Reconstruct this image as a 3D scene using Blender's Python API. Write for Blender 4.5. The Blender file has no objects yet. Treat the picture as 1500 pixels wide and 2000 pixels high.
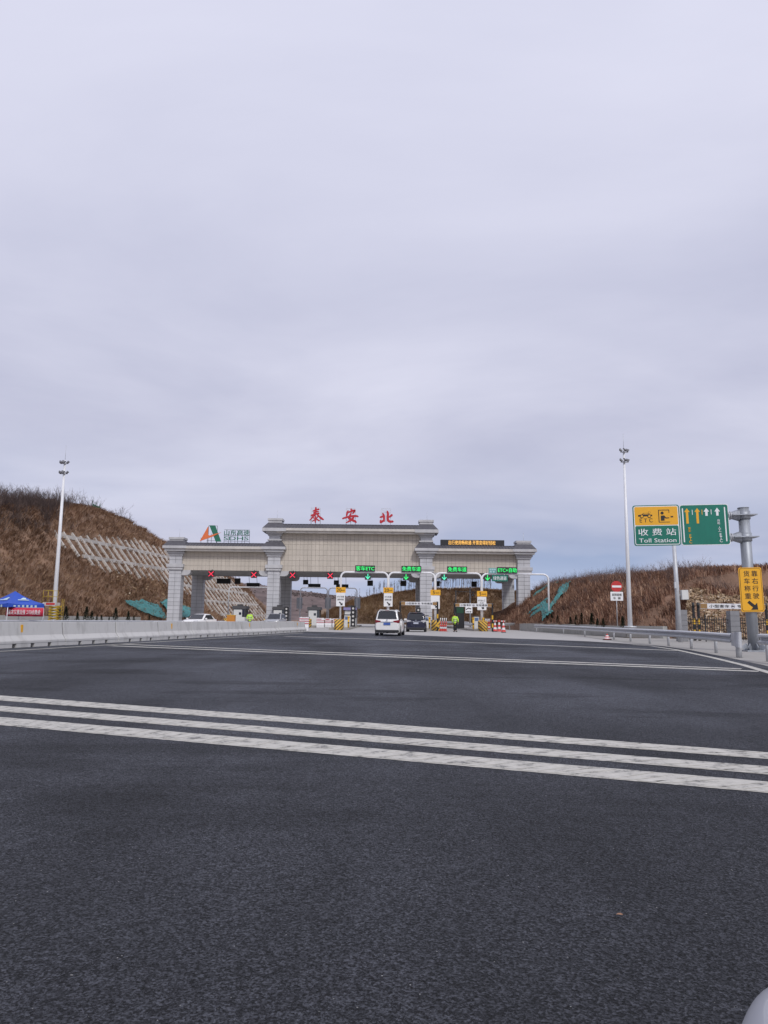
import bpy, math, random
from mathutils import Vector, Matrix, noise
import numpy as np
random.seed(7); rng = np.random.default_rng(7)
R = math.radians
S = bpy.context.scene
C = S.collection

# ------------------------------------------------------------------ camera
FPX = 1450.0; CAMH = 1.05
PITCH = math.atan(211.0/FPX); ROLL = R(0.6)
cam = bpy.data.cameras.new('camera'); cam.sensor_fit = 'VERTICAL'; cam.sensor_height = 24.0
cam.lens = 24.0*FPX/2000.0; cam.clip_start = 0.05; cam.clip_end = 6000
camo = bpy.data.objects.new('camera', cam); C.objects.link(camo)
CM = Matrix.Rotation(R(90)+PITCH, 4, 'X') @ Matrix.Rotation(ROLL, 4, 'Z')
camo.matrix_world = Matrix.Translation((0, 0, CAMH)) @ CM
S.camera = camo

# ------------------------------------------------------------------ light
SUN_EL, SUN_AZ = R(42), R(160)          # azimuth clockwise from +Y
w = bpy.data.worlds.new('World'); S.world = w; w.use_nodes = True
nt = w.node_tree; N = nt.nodes; N.clear(); LK = nt.links.new
def wn(t, **k):
    n = N.new(t)
    for a, b in k.items(): setattr(n, a, b)
    return n
def wmath(op, a, b=None, c=None):
    n = N.new('ShaderNodeMath'); n.operation = op
    for i, v in enumerate((a, b, c)):
        if v is None: continue
        if isinstance(v, (int, float)): n.inputs[i].default_value = v
        else: LK(v, n.inputs[i])
    return n.outputs[0]
sky = wn('ShaderNodeTexSky', sky_type='NISHITA', sun_disc=False)
sky.sun_elevation = SUN_EL; sky.sun_rotation = SUN_AZ; sky.dust_density = 1.5
tc = wn('ShaderNodeTexCoord'); lift = wn('ShaderNodeVectorMath', operation='ADD'); LK(tc.outputs['Generated'], lift.inputs[0]); lift.inputs[1].default_value = (0, 0, 0.38); LK(lift.outputs[0], sky.inputs['Vector']); sep = wn('ShaderNodeSeparateXYZ'); LK(tc.outputs['Generated'], sep.inputs[0])
zz = wmath('MAXIMUM', sep.outputs[2], 0.0)
den = wmath('ADD', zz, 0.13)
cmb = wn('ShaderNodeCombineXYZ')
LK(wmath('DIVIDE', sep.outputs[0], den), cmb.inputs[0]); LK(wmath('DIVIDE', sep.outputs[1], den), cmb.inputs[1])
mp = wn('ShaderNodeMapping'); LK(cmb.outputs[0], mp.inputs[0]); mp.inputs['Scale'].default_value = (0.75, 1.0, 1); mp.inputs['Rotation'].default_value = (0, 0, R(-24)); mp.inputs['Location'].default_value = (3.1, 1.7, 0)
n1 = wn('ShaderNodeTexNoise'); n1.inputs['Scale'].default_value = 0.9; n1.inputs['Detail'].default_value = 7; n1.inputs['Roughness'].default_value = 0.52; n1.inputs['Distortion'].default_value = 0.35
LK(mp.outputs[0], n1.inputs['Vector'])
n2 = wn('ShaderNodeTexNoise'); n2.inputs['Scale'].default_value = 0.55; n2.inputs['Detail'].default_value = 4
mp2 = wn('ShaderNodeMapping'); LK(cmb.outputs[0], mp2.inputs[0]); mp2.inputs['Location'].default_value = (0.6, 7.3, 0); mp2.inputs['Scale'].default_value = (1, 0.6, 1)
LK(mp2.outputs[0], n2.inputs['Vector'])
ramp = wn('ShaderNodeValToRGB'); ce = ramp.color_ramp.elements
ce[0].position = 0.3; ce[0].color = (4.4, 4.56, 5.9, 1); ce[1].position = 0.68; ce[1].color = (6.2, 6.27, 7.5, 1)
LK(n1.outputs[0], ramp.inputs[0])
# cloud deck brightens gently towards the zenith, as an overcast sky does
grad = wmath('MULTIPLY_ADD', zz, 0.16, 0.94)
mulc = wn('ShaderNodeVectorMath', operation='SCALE'); LK(ramp.outputs[0], mulc.inputs[0]); LK(grad, mulc.inputs['Scale'])
# thin places in the deck, more of them towards the horizon
low = wmath('SUBTRACT', 1.0, wmath('MULTIPLY', zz, 4.2)); low = wmath('MAXIMUM', low, 0.0)
gap = wmath('MULTIPLY', wmath('MULTIPLY_ADD', n2.outputs[0], 3.6, -1.35), low)
gap = wmath('MINIMUM', wmath('MAXIMUM', gap, 0.0), 0.6)
hz = wn('ShaderNodeVectorMath', operation='SCALE'); LK(sky.outputs[0], hz.inputs[0]); hz.inputs['Scale'].default_value = 1.5
mixs = wn('ShaderNodeMix', data_type='RGBA'); LK(gap, mixs.inputs[0]); LK(mulc.outputs[0], mixs.inputs[6]); LK(hz.outputs[0], mixs.inputs[7])
bg = wn('ShaderNodeBackground'); bg.inputs[1].default_value = 0.1; LK(mixs.outputs[2], bg.inputs[0])
wo = wn('ShaderNodeOutputWorld'); LK(bg.outputs[0], wo.inputs[0])
sl = bpy.data.lights.new('sun', 'SUN'); sl.energy = 1.5; sl.angle = R(10); sl.color = (1, 0.975, 0.945)
so = bpy.data.objects.new('sun', sl); C.objects.link(so)
sd = Vector((math.sin(SUN_AZ)*math.cos(SUN_EL), math.cos(SUN_AZ)*math.cos(SUN_EL), math.sin(SUN_EL)))
so.rotation_euler = sd.to_track_quat('Z', 'Y').to_euler(); so.location = (0, -20, 60)
S.view_settings.view_transform = 'Standard'; S.view_settings.look = 'None'
S.view_settings.exposure = 0.22; S.view_settings.gamma = 1.0; S.view_settings.use_curve_mapping = False

# ------------------------------------------------------------------ measuring helpers
M3 = CM.to_3x3()
def ray(x, y): return M3 @ Vector((x-750.0, 1000.0-y, -FPX))
def P(x, y, Y):
    d = ray(x, y); return Vector((0, 0, CAMH)) + d*(Y/d.y)
def G(x, y, z=0.0):
    d = ray(x, y); return Vector((0, 0, CAMH)) + d*((z-CAMH)/d.z)
def PX(x, Y, y=1180): return P(x, y, Y).x
def PZ(x, y, Y): return P(x, y, Y).z

# ------------------------------------------------------------------ materials
MATS = {}
def mk(name, col, rough=0.6, metal=0.0, var=0.12, scale=3.0, bump=0.0, bscale=40.0, emit=0.0, spec=0.5, rnd=0.0, dirt=None, coat=0.0, streak=None):
    if name in MATS: return MATS[name]
    m = bpy.data.materials.new(name); m.use_nodes = True
    t = m.node_tree; b = t.nodes['Principled BSDF']; lk = t.links.new
    b.inputs['Roughness'].default_value = rough; b.inputs['Metallic'].default_value = metal
    b.inputs['Specular IOR Level'].default_value = spec; b.inputs['Coat Weight'].default_value = coat
    tcn = t.nodes.new('ShaderNodeTexCoord')
    nz = t.nodes.new('ShaderNodeTexNoise'); nz.inputs['Scale'].default_value = scale; nz.inputs['Detail'].default_value = 6; nz.inputs['Roughness'].default_value = 0.65
    if streak:                             # runs of rain and dust down the surface, laid out in the world
        ge = t.nodes.new('ShaderNodeNewGeometry'); mq = t.nodes.new('ShaderNodeMapping'); mq.inputs['Scale'].default_value = (1, 1, streak); lk(ge.outputs['Position'], mq.inputs[0]); lk(mq.outputs[0], nz.inputs['Vector'])
    else: lk(tcn.outputs['Object'], nz.inputs['Vector'])
    cr = t.nodes.new('ShaderNodeValToRGB'); e = cr.color_ramp.elements
    e[0].position = 0.3; e[1].position = 0.7
    lo = dirt if dirt else tuple(c*(1-var) for c in col)
    e[0].color = (*lo, 1); e[1].color = (*[min(1, c*(1+var)) for c in col], 1)
    if dirt: e[0].position = 0.18; e[1].position = 0.5; e[1].color = (*col, 1)
    lk(nz.outputs[0], cr.inputs[0]); out = cr.outputs[0]
    if rnd:
        oi = t.nodes.new('ShaderNodeObjectInfo'); mr = t.nodes.new('ShaderNodeMapRange')
        mr.inputs['To Min'].default_value = 1-rnd; mr.inputs['To Max'].default_value = 1+rnd
        lk(oi.outputs['Random'], mr.inputs[0])
        vm = t.nodes.new('ShaderNodeVectorMath'); vm.operation = 'SCALE'; lk(out, vm.inputs[0]); lk(mr.outputs[0], vm.inputs['Scale']); out = vm.outputs[0]
    lk(out, b.inputs['Base Color'])
    if bump:
        n3 = t.nodes.new('ShaderNodeTexNoise'); n3.inputs['Scale'].default_value = bscale; n3.inputs['Detail'].default_value = 4
        lk(tcn.outputs['Object'], n3.inputs['Vector'])
        bp = t.nodes.new('ShaderNodeBump'); bp.inputs['Strength'].default_value = bump; bp.inputs['Distance'].default_value = 0.02
        lk(n3.outputs[0], bp.inputs['Height']); lk(bp.outputs[0], b.inputs['Normal'])
    if emit:
        lk(out, b.inputs['Emission Color']); b.inputs['Emission Strength'].default_value = emit
    MATS[name] = m; return m

def attr_mat(name, c0, c1, c2, rough=0.9):
    m = bpy.data.materials.new(name); m.use_nodes = True; t = m.node_tree; b = t.nodes['Principled BSDF']; lk = t.links.new
    b.inputs['Roughness'].default_value = rough; b.inputs['Specular IOR Level'].default_value = 0.1
    a = t.nodes.new('ShaderNodeAttribute'); a.attribute_name = 'tint'
    cr = t.nodes.new('ShaderNodeValToRGB'); e = cr.color_ramp.elements; e[0].color = (*c0, 1); e[1].color = (*c2, 1)
    k = e.new(0.5); k.color = (*c1, 1)
    lk(a.outputs['Fac'], cr.inputs[0]); lk(cr.outputs[0], b.inputs['Base Color'])
    MATS[name] = m; return m

white_paint = mk('white_paint', (0.78, 0.78, 0.79), 0.4, var=0.09, scale=4, streak=0.2)
grey_steel = mk('grey_steel', (0.52, 0.53, 0.55), 0.45, metal=0.3, var=0.12, scale=5)
pole_steel = mk('pole_steel', (0.33, 0.35, 0.38), 0.5, metal=0.4, var=0.3, scale=5, streak=0.15)
black_paint = mk('black_paint', (0.018, 0.018, 0.02), 0.5, var=0.3)
dark_metal = mk('dark_metal', (0.05, 0.05, 0.055), 0.5, metal=0.3, var=0.3)
yellow_paint = mk('yellow_paint', (0.72, 0.42, 0.03), 0.5, var=0.1, scale=6)
sign_yellow = mk('sign_yellow', (0.80, 0.40, 0.015), 0.45, var=0.04)
sign_green = mk('sign_green', (0.0, 0.155, 0.105), 0.4, var=0.12, scale=2.5, streak=0.3)
sign_white = mk('sign_white', (0.8, 0.8, 0.8), 0.45, var=0.03)
sign_black = mk('sign_black', (0.015, 0.013, 0.013), 0.5, var=0.1)
red_paint = mk('red_paint', (0.5, 0.03, 0.03), 0.45, var=0.12, scale=5)
roof_red = mk('roof_red', (0.46, 0.018, 0.03), 0.4, var=0.08)
orange_paint = mk('orange_paint', (0.72, 0.17, 0.05), 0.45, var=0.08)
logo_green = mk('logo_green', (0.02, 0.15, 0.09), 0.45, var=0.08)
concrete = mk('concrete', (0.56, 0.55, 0.53), 0.85, var=0.1, scale=2.2, bump=0.25, bscale=25, dirt=(0.34, 0.33, 0.31), streak=0.35)
concrete_old = mk('concrete_old', (0.36, 0.355, 0.335), 0.9, var=0.2, scale=1.2, bump=0.4, bscale=14, dirt=(0.22, 0.215, 0.2))
lattice_conc = mk('lattice_conc', (0.54, 0.51, 0.47), 0.9, var=0.2, scale=0.8, bump=0.3, dirt=(0.36, 0.31, 0.26), rnd=0.12)
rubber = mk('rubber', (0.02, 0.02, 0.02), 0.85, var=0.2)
glass_dark = mk('glass_dark', (0.02, 0.022, 0.025), 0.06, var=0.1, spec=0.8)

def board_text_mat(name, col, e): return mk(name, col, 0.5, var=0.02, emit=e)
led_green = board_text_mat('led_green', (0.03, 0.8, 0.16), 0.62)
led_teal = board_text_mat('led_teal', (0.08, 0.8, 0.45), 0.6)
led_red = board_text_mat('led_red', (0.8, 0.03, 0.07), 0.65)
led_amber = board_text_mat('led_amber', (0.9, 0.48, 0.1), 0.6)

# ------------------------------------------------------------------ mesh helpers
class MB:
    def __init__(s): s.v = []; s.f = []; s.m = []; s.cur = 0; s.sm = []; s.smooth = False
    def face(s, idx): s.f.append(tuple(idx)); s.m.append(s.cur); s.sm.append(s.smooth)
    def add(s, vs, fs):
        o = len(s.v); s.v += [tuple(p) for p in vs]
        for f in fs: s.face([o+i for i in f])
    def box(s, x0, x1, y0, y1, z0, z1):
        s.add([(x0,y0,z0),(x1,y0,z0),(x1,y1,z0),(x0,y1,z0),(x0,y0,z1),(x1,y0,z1),(x1,y1,z1),(x0,y1,z1)],
              [(0,3,2,1),(4,5,6,7),(0,1,5,4),(1,2,6,5),(2,3,7,6),(3,0,4,7)])
    def cbox(s, c, d): s.box(c[0]-d[0]/2, c[0]+d[0]/2, c[1]-d[1]/2, c[1]+d[1]/2, c[2]-d[2]/2, c[2]+d[2]/2)
    def bar(s, a, b, w, h=None, up=(0,0,1)):
        a = Vector(a); b = Vector(b); h = h or w; d = (b-a).normalized(); u = Vector(up)
        if abs(d.dot(u)) > 0.98: u = Vector((0,1,0))
        x = d.cross(u).normalized(); u = x.cross(d)
        c = [x*(-w/2)-u*(h/2), x*(w/2)-u*(h/2), x*(w/2)+u*(h/2), x*(-w/2)+u*(h/2)]
        s.add([a+k for k in c]+[b+k for k in c], [(3,2,1,0),(4,5,6,7),(0,1,5,4),(1,2,6,5),(2,3,7,6),(3,0,4,7)])
    def tube(s, pts, r, n=10, caps=True):
        pts = [Vector(p) for p in pts]; rs = r if isinstance(r, (list, tuple)) else [r]*len(pts)
        o = len(s.v); prev = None; sm = s.smooth; s.smooth = True
        for i, p in enumerate(pts):
            d = (pts[min(i+1, len(pts)-1)]-pts[max(i-1, 0)]).normalized()
            if prev is None: x = d.orthogonal().normalized()
            else: x = (prev-d*prev.dot(d)).normalized()
            prev = x; y = d.cross(x)
            for k in range(n):
                a = 2*math.pi*k/n; s.v.append(tuple(p+(x*math.cos(a)+y*math.sin(a))*rs[i]))
        for i in range(len(pts)-1):
            for k in range(n):
                s.face((o+i*n+k, o+i*n+(k+1)%n, o+(i+1)*n+(k+1)%n, o+(i+1)*n+k))
        s.smooth = False
        if caps:
            s.face([o+k for k in range(n)][::-1]); s.face([o+(len(pts)-1)*n+k for k in range(n)])
        s.smooth = sm
    def loft(s, rings, close=True, caps=True):
        o = len(s.v); n = len(rings[0])
        for r_ in rings: s.v += [tuple(p) for p in r_]
        for i in range(len(rings)-1):
            for k in range(n if close else n-1):
                s.face((o+i*n+k, o+i*n+(k+1)%n, o+(i+1)*n+(k+1)%n, o+(i+1)*n+k))
        if caps and close:
            sm = s.smooth; s.smooth = False
            s.face([o+k for k in range(n)][::-1]); s.face([o+(len(rings)-1)*n+k for k in range(n)]); s.smooth = sm
    def prism(s, poly, y0, y1):          # polygon in x,z extruded along y
        n = len(poly); o = len(s.v)
        s.v += [(p[0], y0, p[1]) for p in poly]+[(p[0], y1, p[1]) for p in poly]
        s.face([o+k for k in range(n)]); s.face([o+n+k for k in range(n)][::-1])
        for k in range(n): s.face((o+(k+1)%n, o+k, o+n+k, o+n+(k+1)%n))
    def mesh(s, name, mats):
        me = bpy.data.meshes.new(name); me.from_pydata(s.v, [], s.f)
        for m in (mats if isinstance(mats, (list, tuple)) else [mats]): me.materials.append(m)
        me.polygons.foreach_set('material_index', s.m); me.polygons.foreach_set('use_smooth', s.sm); me.update(); return me
    def build(s, name, mats, parent=None, loc=None):
        return obj(name, s.mesh(name, mats), parent, loc)
def obj(name, me, parent=None, loc=None, kind=None):
    o = bpy.data.objects.new(name, me); C.objects.link(o)
    if parent: o.parent = parent
    if loc is not None: o.location = loc
    if kind: o['kind'] = kind
    return o
def tag(o, label, cat, group=None):
    o['label'] = label; o['category'] = cat
    if group: o['group'] = group
    return o
def empty(name, label, cat, loc=(0,0,0), rz=0, group=None):
    o = bpy.data.objects.new(name, None); C.objects.link(o); o.location = loc; o.rotation_euler = (0,0,rz); o.empty_display_size = 0.2
    return tag(o, label, cat, group)
def struct(o): o['kind'] = 'structure'; return o
def copy_tree(o, parent=None):
    c = o.copy(); C.objects.link(c); c.parent = parent
    for ch in [k for k in C.objects if k.parent == o]: copy_tree(ch, c)
    return c
def bevel(me, wd, seg=2):
    import bmesh
    bm = bmesh.new(); bm.from_mesh(me)
    bmesh.ops.bevel(bm, geom=[e for e in bm.edges if e.is_manifold and e.calc_face_angle(0) > 0.5], offset=wd, segments=seg, affect='EDGES', profile=0.5)
    bm.to_mesh(me); bm.free(); return me
def text_mesh(s, bold=0.0, ext=0.004, sp=1.0):
    cu = bpy.data.curves.new('t', 'FONT'); cu.body = s; cu.size = 1.0; cu.align_x = 'LEFT'; cu.offset = bold; cu.extrude = ext; cu.resolution_u = 3; cu.space_character = sp
    o = bpy.data.objects.new('t', cu); C.objects.link(o); dg = bpy.context.evaluated_depsgraph_get()
    me = bpy.data.meshes.new_from_object(o.evaluated_get(dg)); bpy.data.objects.remove(o); bpy.data.curves.remove(cu)
    return me
def text(s, mat, parent, cx, y, cz, wd=None, ht=None, bold=0.008, name='lettering', flip=False, sp=1.0, thick=0.01):
    """Lettering in the plane facing -Y, fitted to a width and / or a height, centred on (cx, cz)."""
    me = text_mesh(s, 0.0, 0.5, sp)
    n = len(me.vertices); co = np.empty(n*3, dtype=np.float32); me.vertices.foreach_get('co', co); co = co.reshape(-1, 3)
    mn = co.min(0); mx = co.max(0); ww = mx[0]-mn[0]; hh = mx[1]-mn[1]
    sx = wd/ww if wd else None; sz = ht/hh if ht else None
    sx = sx or sz; sz = sz or sx
    out = np.empty_like(co); out[:, 0] = (co[:, 0]-(mn[0]+mx[0])/2)*sx*(-1 if flip else 1); out[:, 2] = (co[:, 1]-(mn[1]+mx[1])/2)*sz
    out[:, 1] = -co[:, 2]*thick
    me.vertices.foreach_set('co', out.ravel()); me.update(); me.materials.clear(); me.materials.append(mat)
    if bold > 0.002:                       # heavier weight: a second impression shifted by a stroke's edge
        import bmesh
        dx = bold*1.6*hh*sz; bm = bmesh.new(); bm.from_mesh(me); g = bmesh.ops.duplicate(bm, geom=bm.verts[:]+bm.edges[:]+bm.faces[:])
        bmesh.ops.translate(bm, verts=[e for e in g['geom'] if isinstance(e, bmesh.types.BMVert)], vec=(dx, -0.0015, dx*0.45)); bm.to_mesh(me); bm.free()
    return obj(name, me, parent, (cx, y, cz))
def vtext(s, mat, parent, cx, y, ztop, size, gap=1.12, bold=0.008, name='lettering'):
    for i, ch in enumerate(s): text(ch, mat, parent, cx, y, ztop-size*(i+0.5)*gap, ht=size, bold=bold, name=name)
def rrect(x0, x1, z0, z1, r, n=4):
    pts = []
    for cx, cz, a0 in ((x1-r, z1-r, 0), (x0+r, z1-r, 90), (x0+r, z0+r, 180), (x1-r, z0+r, 270)):
        for k in range(n+1): a = R(a0+90*k/n); pts.append((cx+r*math.cos(a), cz+r*math.sin(a)))
    return pts
def plate(name, mat, parent, x0, x1, z0, z1, y0, y1, r=0.05):
    b = MB(); b.prism(rrect(x0, x1, z0, z1, r), y0, y1); return b.build(name, mat, parent)
def arrow_poly(cx, cz, L, W, ang):
    pts = [(-W*.16,-L/2),(W*.16,-L/2),(W*.16,L*.08),(W/2,L*.08),(0,L/2),(-W/2,L*.08),(-W*.16,L*.08)]
    c, s_ = math.cos(ang), math.sin(ang)
    return [(cx+x*c-z*s_, cz+x*s_+z*c) for x, z in pts]
def circle_poly(cx, cz, r, n=24): return [(cx+r*math.cos(2*math.pi*k/n), cz+r*math.sin(2*math.pi*k/n)) for k in range(n)]
ORD = ['first','second','third','fourth','fifth','sixth','seventh','eighth','ninth','tenth','eleventh','twelfth','thirteenth','fourteenth','fifteenth','sixteenth']

# ------------------------------------------------------------------ ground, road, markings
def sheet(name, pts, mat, z, kind='structure'):
    b = MB(); b.add([(p[0], p[1], z) for p in pts], [tuple(range(len(pts)))]); o = b.build(name, mat); o['kind'] = kind; return o

def asphalt_mat():
    m = bpy.data.materials.new('asphalt'); m.use_nodes = True; t = m.node_tree; b = t.nodes['Principled BSDF']; lk = t.links.new; nn = t.nodes.new
    tcn = nn('ShaderNodeTexCoord'); v = tcn.outputs['Object']
    def nz(sc, det=4, ro=0.6, mapping=None):
        n = nn('ShaderNodeTexNoise'); n.inputs['Scale'].default_value = sc; n.inputs['Detail'].default_value = det; n.inputs['Roughness'].default_value = ro
        if mapping:
            q = nn('ShaderNodeMapping'); q.inputs['Scale'].default_value = mapping[0]; q.inputs['Rotation'].default_value = (0, 0, mapping[1]); lk(v, q.inputs[0]); lk(q.outputs[0], n.inputs['Vector'])
        else: lk(v, n.inputs['Vector'])
        return n.outputs[0]
    def mr(x, a, b_, c, d):
        n = nn('ShaderNodeMapRange'); lk(x, n.inputs[0])
        for i, q in enumerate((a, b_, c, d)): n.inputs[1+i].default_value = q
        return n.outputs[0]
    def mul(a, b_):
        n = nn('ShaderNodeMath'); n.operation = 'MULTIPLY'; lk(a, n.inputs[0]); lk(b_, n.inputs[1]); return n.outputs[0]
    vo = nn('ShaderNodeTexVoronoi'); vo.inputs['Scale'].default_value = 95; vo.inputs['Randomness'].default_value = 1; lk(v, vo.inputs['Vector'])
    sepc = nn('ShaderNodeSeparateColor'); lk(vo.outputs['Color'], sepc.inputs[0])
    grain = mr(sepc.outputs[0], 0, 1, 0.35, 1.75)                # every stone its own grey
    pits = mr(nz(140, 3), 0.37, 0.52, 0.2, 1.08)                 # open pores between stones
    mid = mr(nz(9, 5), 0.3, 0.7, 0.86, 1.14)
    patch = mr(nz(0.22, 4, 0.55, ((1, 0.45, 1), R(-25))), 0.4, 0.58, 0.6, 1.36)   # older and newer rolling
    streak = mr(nz(0.5, 4, 0.6, ((1.0, 0.12, 1), R(-8))), 0.32, 0.66, 0.78, 1.2)    # wheel tracks
    stain = mr(nz(0.42, 5, 0.62, ((0.5, 1.5, 1), R(20))), 0.53, 0.62, 1.0, 0.6)
    f = mul(mul(mul(grain, pits), mul(mid, patch)), mul(streak, stain))
    cr = nn('ShaderNodeVectorMath'); cr.operation = 'SCALE'; cr.inputs[0].default_value = (0.066, 0.069, 0.081); lk(f, cr.inputs['Scale'])
    vs = nn('ShaderNodeTexVoronoi'); vs.inputs['Scale'].default_value = 130; lk(v, vs.inputs['Vector'])
    ss = nn('ShaderNodeSeparateColor'); lk(vs.outputs['Color'], ss.inputs[0])
    speck = mul(mr(ss.outputs[1], 0.9975, 0.998, 0.0, 0.8), mr(vs.outputs['Distance'], 0.3, 0.36, 1.0, 0.0))
    mx = nn('ShaderNodeMix'); mx.data_type = 'RGBA'; lk(speck, mx.inputs[0]); lk(cr.outputs[0], mx.inputs[6]); mx.inputs[7].default_value = (0.5, 0.49, 0.47, 1)
    lk(mx.outputs[2], b.inputs['Base Color']); b.inputs['Roughness'].default_value = 0.8; b.inputs['Specular IOR Level'].default_value = 0.28
    bp = nn('ShaderNodeBump'); bp.inputs['Strength'].default_value = 0.9; bp.inputs['Distance'].default_value = 0.006
    ht = nn('ShaderNodeMath'); ht.operation = 'ADD'; lk(vo.outputs['Distance'], ht.inputs[0]); lk(pits, ht.inputs[1]); lk(ht.outputs[0], bp.inputs['Height']); lk(bp.outputs[0], b.inputs['Normal'])
    return m
asphalt = asphalt_mat()
def marking_mat():
    m = bpy.data.materials.new('road_paint'); m.use_nodes = True; t = m.node_tree; b = t.nodes['Principled BSDF']; lk = t.links.new; nn = t.nodes.new
    tcn = nn('ShaderNodeTexCoord'); v = tcn.outputs['Object']
    n = nn('ShaderNodeTexNoise'); n.inputs['Scale'].default_value = 7; n.inputs['Detail'].default_value = 8; n.inputs['Roughness'].default_value = 0.75; lk(v, n.inputs['Vector'])
    cr = nn('ShaderNodeValToRGB'); e = cr.color_ramp.elements; e[0].position = 0.36; e[0].color = (0.14, 0.138, 0.13, 1); e[1].position = 0.47; e[1].color = (0.47, 0.452, 0.405, 1)
    k = e.new(0.7); k.color = (0.6, 0.578, 0.52, 1)
    lk(n.outputs[0], cr.inputs[0])
    n2_ = nn('ShaderNodeTexNoise'); n2_.inputs['Scale'].default_value = 60; n2_.inputs['Detail'].default_value = 3; lk(v, n2_.inputs['Vector'])
    bp = nn('ShaderNodeBump'); bp.inputs['Strength'].default_value = 0.5; bp.inputs['Distance'].default_value = 0.005; lk(n2_.outputs[0], bp.inputs['Height']); lk(bp.outputs[0], b.inputs['Normal'])
    lk(cr.outputs[0], b.inputs['Base Color']); b.inputs['Roughness'].default_value = 0.8; return m
road_paint = marking_mat()
earth = mk('earth', (0.17, 0.125, 0.085), 0.95, var=0.35, scale=0.35, bump=0.5, bscale=3)
apron_mat = mk('apron_concrete', (0.40, 0.385, 0.365), 0.88, var=0.12, scale=0.35, bump=0.15, bscale=8, dirt=(0.31, 0.30, 0.285))
verge_mat = mk('verge_concrete', (0.34, 0.325, 0.3), 0.9, var=0.2, scale=0.9, bump=0.4, bscale=10, dirt=(0.24, 0.22, 0.19))

b = MB(); b.add([(-4000,-300,-0.03),(4000,-300,-0.03),(4000,5000,-0.03),(-4000,5000,-0.03)], [(0,1,2,3)]); struct(b.build('ground', earth))
edge_px = [(1234,1259),(1270,1261.5),(1320,1269),(1392,1284.5),(1452,1299),(1500,1313)]
edge = [G(*p) for p in edge_px]; e0 = edge[-2]; e1 = edge[-1]; dd = (e1-e0).normalized()
edge_ext = edge+[e1+dd*4, e1+dd*9+Vector((1.5,0,0)), Vector((e1.x+4, -30, 0))]
far = [G(560,1232.5), G(720,1236.2), G(860,1242.7), G(960,1245.6), G(1060,1248.7), G(1150,1252.5), G(1210,1256)]
left_far = [Vector((-30, 70, 0)), Vector((-14, 66, 0))]
sheet('apron', [(-36,20),(36,20),(30,40),(17,50),(16.4,80),(16.2,110),(22,240),(-16,240),(-30,150),(-40,80),(-46,30)], apron_mat, -0.008)
road_edge = [p+Vector((0.55, 0.1, 0)) for p in edge_ext]
sheet('road', [(-40,-30),(-44,30)]+[p.xy for p in left_far]+[p.xy for p in far]+[p.xy for p in road_edge], asphalt, -0.004)
sheet('verge', [p.xy+Vector((0.02,0)) for p in road_edge]+[(36,-30),(36,49),(16.9,52),(16.3,78)]+[(G(1120,1240)).xy, (G(1180,1250)).xy], verge_mat, -0.0015)

def stripe(name, a0, a1, b0, b1, z=-0.001, ribs=0.0):
    """painted stripe between near edge a0-a1 and far edge b0-b1 (ground points), ribbed ones get raised bars"""
    a0, a1, b0, b1 = [Vector(p) for p in (a0, a1, b0, b1)]
    m = MB(); n = max(1, int((a1-a0).length/(0.05 if ribs else 0.12))); pn = (b0-a0).normalized()
    jit = lambda k: pn*(0.010*noise.noise(Vector((k*.31, z*999, 0)))+0.009*random.uniform(-1, 1))
    va = [a0.lerp(a1, i/n)+jit(i) for i in range(n+1)]; vb = [b0.lerp(b1, i/n)+jit(i+5000) for i in range(n+1)]
    m.add([(p.x, p.y, z) for p in va]+[(p.x, p.y, z) for p in vb], [(i, i+1, n+2+i, n+1+i) for i in range(n)])
    if ribs:
        L = (a1-a0).length; k = int(L/ribs); u = (a1-a0).normalized()
        for i in range(k):
            if random.random() < 0.12: continue
            t0 = (i+0.03+random.uniform(0, .05))/k; t1 = (i+0.92+random.uniform(0, .05))/k; sk = ribs*1.7/L
            q = [a0.lerp(a1, t0), a0.lerp(a1, t1), b0.lerp(b1, t1+sk), b0.lerp(b1, t0+sk)]
            j = (b0-a0)*random.uniform(.03, .1)
            q = [q[0]+j, q[1]+j, q[2]-j, q[3]-j]
            m.add([(p.x, p.y, z+0.001) for p in q]+[(p.x, p.y, z+0.003) for p in q], [(4,5,6,7),(0,1,5,4),(1,2,6,5),(2,3,7,6),(3,0,4,7)])
    o = m.build(name, road_paint); o['kind'] = 'structure'; return o
def ext(x, y0, y1, t):   # extend a measured image line beyond both borders, on the ground
    a = G(0, y0); c = G(1500, y1); return a.lerp(c, t)
for (fa, fb, na, nb) in ((1358,1469,1368,1482), (1378,1496.5,1389,1512), (1400,1526,1416,1548)):
    stripe('rumble_stripe', ext(0,na,nb,-0.35), ext(0,na,nb,1.12), ext(0,fa,fb,-0.35), ext(0,fa,fb,1.12), ribs=0.13)
for (l, r_, th) in (((240,1258.2),(1448,1306.2),0.36), ((214,1261),(1482,1311),0.36)):
    a = G(*l); c = G(*r_); n_ = Vector((-(c-a).y, (c-a).x, 0)).normalized()*th
    stripe('cross_stripe', a-n_/2, c-n_/2, a+n_/2, c+n_/2)
a = G(556,1242.6); c = G(905,1254.2); e_ = G(1325,1270.6)
for p, q in ((a, c), (c, e_)):
    n_ = Vector((-(q-p).y, (q-p).x, 0)).normalized()*0.42
    stripe('cross_stripe', p-n_/2, q-n_/2, p+n_/2, q+n_/2)
ep = edge_ext[:8]
m_ = MB()
for p, q in zip(ep[:-1], ep[1:]):
    u = (q-p).normalized(); n_ = Vector((-u.y, u.x, 0))*0.10
    m_.add([(p-n_)+Vector((0,0,.003)), (q-n_)+Vector((0,0,.003)), (q+n_)+Vector((0,0,.003)), (p+n_)+Vector((0,0,.003))], [(0,1,2,3)])
struct(m_.build('edge_line', road_paint))
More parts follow.
